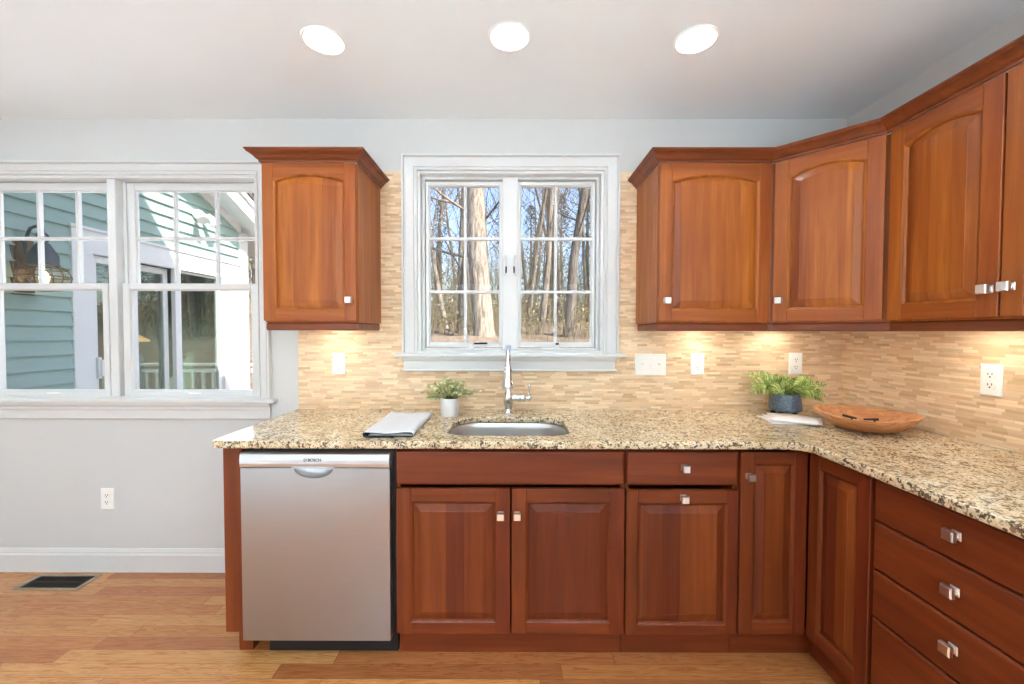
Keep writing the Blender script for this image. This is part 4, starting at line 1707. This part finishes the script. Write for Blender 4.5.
# deck with railing
b = MB()
for i in range(26):
    x = XWG + .02 + .14 * i
    b.box(x, x + .134, .18, 3.2, -.34, -.31)
b.box(XWG + .02, XWG + 3.66, .2, 3.18, -.42, -.345)
structure(b.build('deck_floor', 'deck'), 'grey board deck outside the double window', 'deck')
t = thing('deck_railing', 'white balustrade along the outer edge of the deck', 'railing', (XWG + .04, 3.14, -.31))
b = MB()
b.box(-.0, 2.45, -.045, .045, 1.19, 1.225, .004)
b.box(-.0, 2.45, -.02, .02, 1.10, 1.16, .003)
b.build('top_rail', 'ext_white', t)
b = MB()
b.box(-.0, 2.45, -.02, .02, .08, .14, .003)
b.build('bottom_rail', 'ext_white', t)
for i in range(18):
    x = .10 + .133 * i
    b = MB()
    b.box(x - .018, x + .018, -.018, .018, .14, 1.10, .002)
    b.build('baluster', 'ext_white', t)
for x in (1.30, 2.44):
    b = MB()
    b.box(x - .045, x + .045, -.045, .045, 0, 1.30, .004)
    b.lathe([(.065, 1.30), (.06, 1.32), (.02, 1.36)], (x, 0, 0), 4)
    b.build('post', 'ext_white', t)

# ------------------------------------------------------------------ woods
n = NT('leaf_litter')
x, y, z, v = n.xyz()
f = n.noise(v, 9.0, 5, 0.75)
f2 = n.noise(v, 0.5, 3)
n.color(n.mix(n.math('MULTIPLY', f2, 0.7), n.ramp(f, [(0.32, lin(88, 72, 58)), (0.5, lin(146, 126, 108)), (0.68, lin(186, 168, 148))]), lin(136, 120, 100)))
n.b.inputs['Roughness'].default_value = 0.95
n.bump(f, 1.0, 0.12)
M['litter'] = n.m


def ground_z(x, y):
    base = -0.55 + 1.65 * max(0, min(1, (y - 3.4) / 3.5)) ** 1.3
    base += max(0, y - 6.5) * .080
    base += .10 * math.sin(x * .9 + y * .5) * min(1, max(0, (y - 4) / 4)) + .06 * math.sin(x * 2.1 - y * 1.3) * min(1, max(0, (y - 4) / 4))
    return base


b = MB()
NX, NY = 90, 70
rows = []
for j in range(NY + 1):
    yy = .18 + 60 * (j / NY) ** 1.6
    rows.append([(-45 + 90 * i / NX, yy, ground_z(-45 + 90 * i / NX, yy)) for i in range(NX + 1)])
b.loft(rows, False, recalc if False else False)
g = b.build('ground', 'litter', recalc=True)
structure(g, 'leaf-strewn ground rising into the woods', 'ground')
b = MB()
b.box(-45, 45, -40, .17, -.75, -.55)
b2 = b.build('ground_yard', 'litter')
structure(b2, 'yard around the house', 'ground')

M['bark_pale'] = mat_bark('pale_bark', lin(104, 94, 84), lin(170, 158, 144))
M['bark_grey'] = mat_bark('grey_bark', lin(92, 84, 76), lin(150, 141, 130))
M['needles'] = mat_leafy('pine_needles', lin(74, 92, 58), lin(104, 118, 78), lin(132, 140, 100))
M['brush'] = mat_leafy('dry_brush', lin(128, 112, 82), lin(164, 146, 110), lin(112, 112, 70))


def grow(b, p, d, length, r, depth, rng, n):
    pts, rad = [p.copy()], [r]
    seg = 5 if depth > 1 else 3
    q = p.copy()
    dd = d.normalized()
    for i in range(seg):
        dd = (dd + Vector((rng.uniform(-1, 1), rng.uniform(-1, 1), rng.uniform(-.3, .7))) * (.10 if depth > 2 else .22)).normalized()
        q = q + dd * length / seg
        pts.append(q.copy())
        rad.append(r * (1 - .62 * (i + 1) / seg))
    if depth == 3:
        pts.insert(1, p.lerp(pts[1], .16))
        rad = [r * 1.45, r * 1.02] + rad[1:]
        seg += 1
    b.tube(pts, rad, n, caps=False)
    if depth <= 0:
        return
    k = {3: 11, 2: 5, 1: 4}[depth] if depth in (1, 2, 3) else 3
    for i in range(k):
        f = rng.uniform(.30 if depth == 3 else .2, 1.0)
        j = min(seg - 1, int(f * seg))
        base = pts[j].lerp(pts[j + 1], f * seg - j)
        a = rng.uniform(0, 2 * math.pi)
        nd = (Vector((math.cos(a), math.sin(a), 0)) * rng.uniform(.7, 1.1) + Vector((0, 0, rng.uniform(.25, 1.0)))).normalized()
        if depth < 3:
            nd = (nd + dd * .8).normalized()
        rr2 = rad[j] * (rng.uniform(.14, .26) if depth == 3 else rng.uniform(.3, .5))
        grow(b, base, nd, length * rng.uniform(.24, .42) * (1.35 if depth < 3 else 1.0), max(rr2, .006), depth - 1, rng, max(3, n - 2))


def bare_tree_mesh(seed, height, r, lean=(0, 0)):
    rng = random.Random(seed)
    b = MB()
    grow(b, Vector((0, 0, -.3)), Vector((lean[0], lean[1], 1)), height, r, 3, rng, 9)
    return b


random.seed(77)
protos = []


def tree_thing(label, group, x, y, mesh, mat, rz, sc=1.0):
    o = bpy.data.objects.new('bare_tree', mesh)
    COL.objects.link(o)
    o.location = (x, y, ground_z(x, y))
    o.rotation_euler = (0, 0, rz)
    o.scale = (sc, sc, sc)
    tag(o, label, 'tree', group)
    return o


def proto_mesh(seed, h, r, mat, lean=(0, 0)):
    b = bare_tree_mesh(seed, h, r, lean)
    me = bpy.data.meshes.new('bare_tree')
    b.bm.to_mesh(me)
    b.bm.free()
    me.materials.append(M[mat])
    for p in me.polygons:
        p.use_smooth = True
    return me


# trees that can be told apart through the sink window: (pixel direction, distance, trunk radius, lean, bark, label)
def along(u, d):
    return ((u - 512) / 406.0 * d, CAMY + d)


SPEC = [
    (484, 10.0, .27, (-.01, 0), 'bark_pale', 12, 'thick pale tree trunk filling the middle of the left casement'),
    (460, 11.5, .15, (.06, 0), 'bark_grey', 11, 'grey trunk standing just beside the thick pale trunk'),
    (447, 12.5, .08, (-.12, .02), 'bark_pale', 10, 'slender pale tree leaning away at the edge of the left casement'),
    (527, 14.0, .07, (.0, 0), 'bark_pale', 11, 'thin pale birch next to the middle post of the sink window'),
    (540, 12.0, .10, (.01, 0), 'bark_pale', 12, 'pale trunk in the first row of panes of the right casement'),
    (566, 11.0, .13, (-.005, 0), 'bark_grey', 12, 'dark grey trunk behind the right casement muntin'),
    (572, 13.5, .09, (.0, 0), 'bark_grey', 11, 'grey trunk close behind the dark one in the right casement'),
    (588, 15.0, .07, (-.03, 0), 'bark_grey', 11, 'slim grey tree at the outer edge of the right casement'),
]
for i, (u, d, r, ln, mt, h, lab) in enumerate(SPEC):
    x, y = along(u, d)
    tree_thing(lab, None, x, y, proto_mesh(100 + i, h, r, mt, ln), mt, 0)

pm = [proto_mesh(200 + i, 11 + i % 3, .11 + .02 * (i % 3), 'bark_pale' if i % 2 else 'bark_grey', (random.uniform(-.08, .08), random.uniform(-.05, .05))) for i in range(6)]
rng = random.Random(9)
stood = [along(q[0], q[1]) for q in SPEC]
cnt = 0
while cnt < 70:
    y = rng.uniform(13, 42)
    x = rng.uniform(-.42, .42) * (y + 3) if cnt < 46 else rng.uniform(-1.1, .8) * (y + 3)
    if any((x - q[0]) ** 2 + (y - q[1]) ** 2 < 1.7 for q in stood):
        continue
    stood.append((x, y))
    tree_thing('bare grey-brown tree in the woods behind the house', 'bare trees in the woods', x, y, pm[cnt % 6], None, rng.uniform(0, 6.28), rng.uniform(.75, 1.25))
    cnt += 1

# evergreens
def pine_mesh(seed):
    rg = random.Random(seed)
    b = MB()
    for i in range(1500):
        h = rg.uniform(.12, 1.0)
        a = rg.uniform(0, 6.283)
        rad = (1.05 - h) * 2.0 * rg.uniform(.25, 1.0)
        p = Vector((rad * math.cos(a), rad * math.sin(a), h * 8))
        leaf(b, p, (math.cos(a), math.sin(a), rg.uniform(-.5, .2)), (0, 0, 1), rg.uniform(.14, .32), rg.uniform(.05, .10))
    me = bpy.data.meshes.new('pine_foliage')
    b.bm.to_mesh(me)
    b.bm.free()
    me.materials.append(M['needles'])
    b = MB()
    b.tube([(0, 0, -.3), (0, 0, 4), (0, 0, 8)], [.16, .10, .02], 8)
    mt = bpy.data.meshes.new('pine_trunk')
    b.bm.to_mesh(mt)
    b.bm.free()
    mt.materials.append(M['bark_grey'])
    return me, mt


pine_f, pine_t = pine_mesh(3)
for (u, d, sc) in ((586, 24, 1.0), (530, 26, .85), (505, 30, 1.1), (440, 27, .9), (560, 34, 1.2), (470, 36, 1.2), (255, 20, 1.1), (235, 24, 1.2), (640, 22, 1.0), (700, 18, 1.0), (760, 22, 1.1), (636, 13.5, .8), (645, 15, 1.0), (628, 16.5, 1.1), (660, 17.5, 1.1), (616, 19, 1.1)):
    x, y = along(u, d)
    p = thing('evergreen_tree', 'dark green evergreen standing among the bare trees', 'tree', (x, y, ground_z(x, y)), rng.uniform(0, 6), 'evergreens in the woods')
    p.scale = (sc, sc, sc)
    for nm, me in (('foliage', pine_f), ('trunk', pine_t)):
        c = bpy.data.objects.new(nm, me)
        COL.objects.link(c)
        c.parent = p

# dry brush
b = MB()
rg = random.Random(31)
for i in range(5200):
    y = rg.uniform(7.6, 34)
    x = rg.uniform(-.45, .45) * (y + 3)
    z = ground_z(x, y)
    hgt = rg.uniform(.3, 1.0) ** 1.5 * (1.2 if y < 12 else 4.2)
    a = rg.uniform(0, 6.28)
    tlt = rg.uniform(.05, .6)
    tip = Vector((x + math.cos(a) * tlt * hgt, y + math.sin(a) * tlt * hgt, z + hgt))
    mid = Vector((x, y, z)).lerp(tip, .55) + Vector((rg.uniform(-.1, .1), rg.uniform(-.1, .1), .1))
    r0 = rg.uniform(.006, .014)
    b.tube([(x, y, z - .05), mid, tip], [r0, r0 * .7, r0 * .3], 3, caps=False)
    if True:
        for k in range(4):
            leaf(b, mid.lerp(tip, rg.random()), (rg.uniform(-1, 1), rg.uniform(-1, 1), rg.uniform(-.5, .5)), (0, 0, 1), .10, .045)
tag(b.build('underbrush', 'brush'), 'tangle of dry brush and twigs between the trees', 'brush', kind='stuff')
